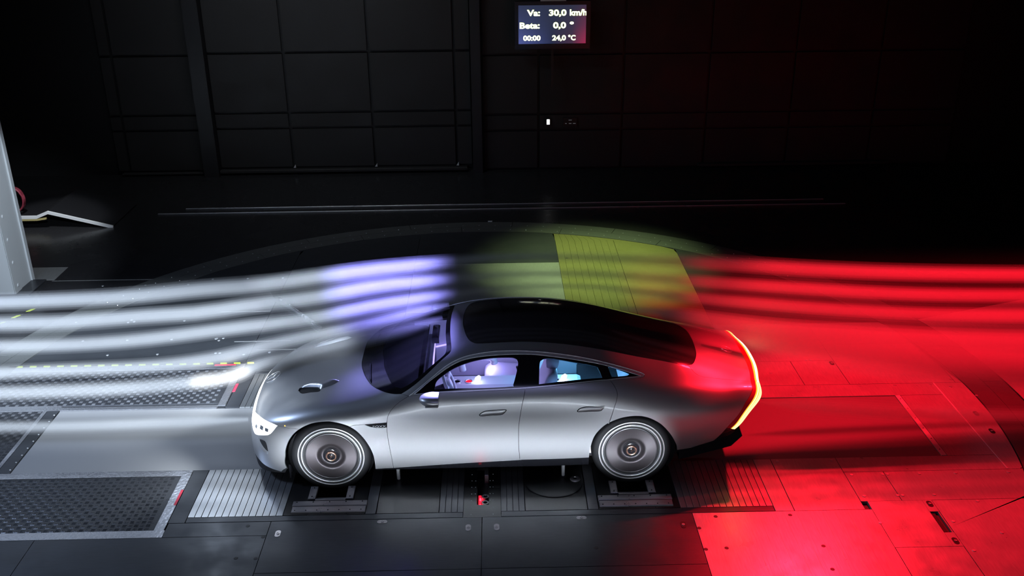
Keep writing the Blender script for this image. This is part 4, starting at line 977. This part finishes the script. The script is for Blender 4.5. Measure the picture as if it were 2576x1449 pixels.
# cabin -------------------------------------------------------------------
cab = MB()
raw('cabin_floor', [(-.75, -.78, .26), (1.35, -.78, .26), (1.35, .78, .26), (-.75, .78, .26)], [(0, 1, 2, 3)], M['cabin'], CAR)
for s in (-1, 1):
    P = [(-.72, .26), (1.42, .26), (1.42, .92), (1.2, .985), (.4, .965), (-.3, .945), (-.72, .90)]
    V = [(x, s*(.79 if z < .5 else .80-.02*(z > .9)), z) for x, z in P]+[(x, s*.84, z) for x, z in P]
    n = len(P); raw('door_card', V, [tuple(range(n))]+[(i, (i+1) % n, n+(i+1) % n, n+i) for i in range(n)], M['seat'], CAR)
    cb = MB()
    pts = [(-.30, .56), (-.22, .70), (.0, .80), (.25, .82), (.42, .74), (.40, .62), (.26, .60), (.10, .66), (-.05, .64), (-.12, .54)]
    cb.tube([(x, s*.775, z) for x, z in cr(pts, 6)], .018, 8).build('door_trim', M['cabin'], CAR, True)
    MB().tube([(x, s*.765, z) for x, z in cr([(-.55, .62), (-.1, .70), (.4, .66), (.9, .70), (1.3, .80)], 6)], .009, 6).build('ambient_strip', M['violet'], CAR)
mb = MB(); mb.box(-1.02, -.56, -.78, .78, .62, .90, .04); mb.box(-.62, -.50, -.76, .76, .48, .80, .03); mb.build('dashboard', M['cabindark'], CAR)
MB().box(-.555, -.545, -.70, .70, .80, .93, .003).build('dash_screen', M['black'], CAR)
MB().tube([(-.50, -.72, .74), (-.485, 0, .76), (-.50, .72, .74)], .008, 6).build('dash_light', M['violet'], CAR)
con = MB().box(-.50, 1.0, -.13, .13, .26, .63, .04).build('centre_console', M['seat'], CAR)
for x, mm in ((-.25, 'black'), (-.13, 'redglow'), (.66, 'black'), (.74, 'black')):
    MB().lathe([(0, .004), (.032, .004)], (x, -.03, .63), 'z', 20).build('cup_well', M[mm], con)
    MB().lathe([(.032, .0), (.034, .010), (.042, .010), (.045, 0)], (x, -.03, .63), 'z', 20).build('cup_ring', M['chrome'], con, True)
for x in (-.04, .82): MB().tube([(x-.015, -.04, .63), (x, -.05, .67), (x+.02, -.05, .70)], [.02, .028, .016], 10).build('glow_knob', M['whitelamp'], con, True)
def seat(x, y, dz=0):
    t = MB()
    P = [(-.02, .42), (.0, .50), (.25, .50), (.50, .46), (.52, .36), (.0, .34)]
    def slab(P, y0, y1, nm, m, b=.03):
        n = len(P); V = []; F = []
        for yy, k in ((y0, .93), (y0+b, 1), (y1-b, 1), (y1, .93)):
            cx = sum(p[0] for p in P)/n; cz = sum(p[1] for p in P)/n
            V += [(cx+(px-cx)*k, yy, cz+(pz-cz)*k) for px, pz in P]
        for q in range(3):
            for i in range(n): F.append((q*n+i, q*n+(i+1) % n, (q+1)*n+(i+1) % n, (q+1)*n+i))
        F += [tuple(range(n-1, -1, -1)), tuple(range(3*n, 4*n))]
        o = raw(nm, V, F, m, CAR, True); o.location.z = dz; return o
    s0 = slab([(x+a, b) for a, b in cr([(.0, .36), (-.04, .46), (.05, .52), (.28, .50), (.48, .48), (.50, .36), (.0, .36)], 4)[:-1]], y-.24, y+.24, 'seat_cushion', M['seat'])
    slab([(x+a, b) for a, b in cr([(.40, .44), (.42, .60), (.52, .85), (.58, 1.00), (.66, 1.00), (.64, .80), (.56, .50), (.50, .42), (.40, .44)], 4)[:-1]], y-.22, y+.22, 'seat_back', M['seat'])
    slab([(x+a, b) for a, b in cr([(.56, 1.02), (.56, 1.12), (.62, 1.165), (.68, 1.12), (.67, 1.02), (.62, 1.0), (.56, 1.02)], 4)[:-1]], y-.12, y+.12, 'headrest', M['seat'])
for y in (-.38, .38): seat(.06, y); seat(.95, y, -.20)
MB().tube([(x, .34, z) for x, z in cr([(-.20, .56), (-.21, .64), (-.17, .70), (-.07, .715), (.03, .72), (.11, .70), (.13, .64)], 6)], .036, 10).build('seat_bolster', M['seat'], CAR, True)
# steering wheel
mb = MB(); c0 = Vector((-.30, -.38, .80)); ax = Vector((.92, 0, .39)); Y = Vector((0, 1, 0)); Z = ax.cross(Y)
mb.tube([c0+(Y*math.cos(a)+Z*math.sin(a)*.92)*.175 for a in np.linspace(0, 2*math.pi, 33)], .016, 8, False)
sw = mb.build('steering_wheel', M['seat'], CAR, True)
mb = MB()
for a in (.2, math.pi-.2, -math.pi/2): mb.tube([c0-ax*.02, c0+(Y*math.cos(a)+Z*math.sin(a)*.92)*.17], .014, 6)
mb.build('wheel_spokes', M['seat'], sw); MB().tube([c0-ax*.05, c0+ax*.015], [.05, .058], 16).build('airbag_cover', M['seat'], sw, True); MB().tube([c0-ax*.35, c0-ax*.05], .03, 10).build('steering_column', M['cabindark'], sw, True)
# far belts and pillars, mirror, ambient panels
for s in (-1, 1):
    MB().tube([(.34, s*.72, 1.16), (.40, s*.74, .92), (.44, s*.74, .40)], .012, 6).build('seat_belt', M['cabin'], CAR)
MB().box(-.47, -.40, -.16, .12, 1.13, 1.205, .015).build('rear_view_mirror', M['black'], CAR)
MB().box(1.58, 1.62, -.66, .66, .30, .98, .02).build('rear_bulkhead', M['seat'], CAR)
for s in (-1, 1): MB().box(.62, 1.25, min(s*.765, s*.772), max(s*.765, s*.772), .56, .62, .001).build('ambient_panel', M['cyan'], CAR)
MB().box(1.568, 1.576, -.6, .6, .72, .80, .001).build('ambient_panel', M['cyan'], CAR)
point('cabin_front_lamp', (-.05, -.10, 1.10), 8, (.50, .44, 1), .2)
point('cabin_rear_lamp', (1.0, -.05, 1.06), 26, (.16, .60, 1), .15)
point('cabin_foot_lamp', (.05, .45, .62), 4, (.42, .38, 1), .05)
# headlamp beams
for s in (-1, 1): spot('headlamp_beam', (-2.22, s*.74, .56), (-4.5, s*.75, .0), 80, 130, (.85, .93, 1), .8, .05)

# ------------------------------------------------------------------ smoke
def smoke_mat(name, d):
    m = D.materials.new(name); m.use_nodes = True; nn = m.node_tree.nodes; ll = m.node_tree.links
    nn.remove(nn['Principled BSDF']); v = nn.new('ShaderNodeVolumeScatter'); v.inputs['Color'].default_value = (1, 1, 1, 1)
    v.inputs['Density'].default_value = d; v.inputs['Anisotropy'].default_value = .0
    ll.new(v.outputs[0], nn['Material Output'].inputs['Volume']); return m
SH = [(1.10, smoke_mat('smoke haze', .55), 'smoke_haze'), (.84, smoke_mat('smoke veil', 1.2), 'smoke_veil'), (.62, smoke_mat('smoke body', 2.4), 'smoke_body'), (.39, smoke_mat('smoke heart', 3.8), 'smoke_heart')]
def stream(name, label, pts, rad, grp='smoke streams'):
    """pts (x, z) centre line of the stream in the rake plane, rad (x, radius) profile; four nested layers of thickening smoke"""
    pts = np.array(pts, float); xs = np.linspace(pts[0, 0], pts[-1, 0], 70)
    t = pts[:, 0]; zc = nspline(t, pts[:, 1:2], xs)[:, 0] if len(t) > 2 else np.interp(xs, t, pts[:, 1])
    ra = np.interp(xs, *np.array(rad).T)  # narrow stretches stand in for smoke that is there but unlit
    for _ in range(6): ra[1:-1] = .5*ra[1:-1]+.25*(ra[2:]+ra[:-2])
    root = empty(name, (xs[0], .04, zc[0]), label, 'smoke', grp)
    for f, m, nm in SH:
        r = np.maximum(ra*f, .004)
        MB().tube([(x-xs[0], 0, z-zc[0]) for x, z in zip(xs, zc)], list(r), 14).build(nm, m, root, auto=True)
    return root
stream('smoke_stream', 'topmost smoke stream of the rake, white then blue, flowing high over the roof', [(-7.4, 1.576), (-4.621, 1.556), (-3.879, 1.572), (-3.134, 1.613), (-2.639, 1.661), (-2.118, 1.692), (-1.598, 1.751), (-1.076, 1.814), (-0.475, 1.875), (0.1, 1.926), (0.769, 1.931), (1.185, 1.913), (1.602, 1.885), (1.89, 1.866), (2.663, 1.799), (3.442, 1.735), (4.224, 1.694), (5.305, 1.66), (9.4, 1.66)], [(-8, 0.087), (-2, 0.093), (-.6, 0.106), (-.2, 0.056), (1, 0.062), (1.8, 0.085), (3, 0.098), (10, 0.095)])
stream('smoke_stream', 'second smoke stream from the top, passing just above the roof line', [(-7.4, 1.344), (-4.671, 1.324), (-3.923, 1.335), (-3.169, 1.383), (-2.735, 1.407), (-2.141, 1.489), (-1.616, 1.546), (-1.087, 1.639), (-0.483, 1.701), (0.097, 1.749), (0.771, 1.758), (1.189, 1.74), (1.398, 1.722), (1.901, 1.671), (2.681, 1.594), (3.468, 1.525), (4.258, 1.472), (5.349, 1.439), (9.4, 1.439)], [(-8, 0.087), (-2, 0.093), (-.6, 0.106), (-.2, 0.050), (1, 0.062), (1.8, 0.081), (3, 0.098), (10, 0.095)])
stream('smoke_stream', 'third smoke stream from the top, brushing the roof and red behind it', [(-7.4, 1.099), (-4.724, 1.079), (-3.969, 1.09), (-3.207, 1.14), (-2.701, 1.2), (-2.166, 1.263), (-1.636, 1.327), (-1.102, 1.431), (-0.49, 1.53), (-0.103, 1.586), (0.36, 1.624), (0.984, 1.621), (1.512, 1.561), (1.911, 1.503), (2.699, 1.403), (3.493, 1.32), (4.291, 1.261), (5.393, 1.223), (9.4, 1.223)], [(-8, 0.081), (-2, 0.087), (-.5, 0.099), (-.2, 0.044), (1, 0.044), (1.7, 0.077), (3, 0.103), (10, 0.103)])
stream('smoke_stream', 'fourth smoke stream, rising over the hood and tapered off at the windscreen top edge where its light ends', [(-7.4, 0.808), (-4.787, 0.788), (-4.021, 0.809), (-3.254, 0.835), (-2.807, 0.882), (-2.558, 0.924), (-2.194, 1.011), (-1.653, 1.136), (-1.067, 1.251), (-0.625, 1.371), (-0.3, 1.45)], [(-8, 0.081), (-2, 0.087), (-.6, 0.093), (-.33, 0.030)])
stream('smoke_stream', 'bright smoke stream that hits the nose and creeps up over the hood and windscreen', [(-7.4, 0.5820000000000001), (-4.836, 0.562), (-4.128, 0.572), (-3.437, 0.598), (-2.77, 0.657), (-2.432, 0.727), (-2.186, 0.838), (-1.964, 0.887), (-1.673, 0.966), (-1.224, 1.071), (-0.819, 1.168), (-0.368, 1.306)], [(-8, 0.081), (-2.5, 0.093), (-2, 0.075), (-1, 0.087), (-.6, 0.081), (-.37, 0.030)])
stream('smoke_stream', 'lowest smoke stream running along the belt into the front bumper', [(-7.4, 0.183), (-4.922, 0.163), (-4.206, 0.157), (-3.421, 0.173), (-2.751, 0.192), (-2.394, 0.202)], [(-8, 0.075), (-2.9, 0.075), (-2.4, 0.030)])
stream('smoke_stream', 'red smoke stream leaving the rear of the roof above the tail light', [(1.371, 1.381), (1.922, 1.306), (2.722, 1.148), (3.525, 1.058), (4.333, 0.989), (5.453, 0.923), (9.4, 0.923)], [(1.3, .02), (2.0, .10), (2.8, .15), (4, .16), (10, .17)])
stream('smoke_stream', 'lowest thick red smoke stream curling off the tail edge', [(2.284, 1.191), (2.621, 1.031), (2.929, 0.972), (3.546, 0.889), (4.367, 0.774), (5.51, 0.638), (9.4, 0.638)], [(2.2, .02), (2.7, .11), (3.4, .19), (5, .25), (10, .28)])
stream('wake_smoke', 'faint red smoke in the wake low above the belt behind the car', [(2.818, 0.301), (3.213, 0.255), (3.839, 0.186), (4.468, 0.125), (5.628, 0.052), (9.4, 0.052)], [(2.8, .02), (3.3, .10), (4.5, .11), (10, .13)], None)
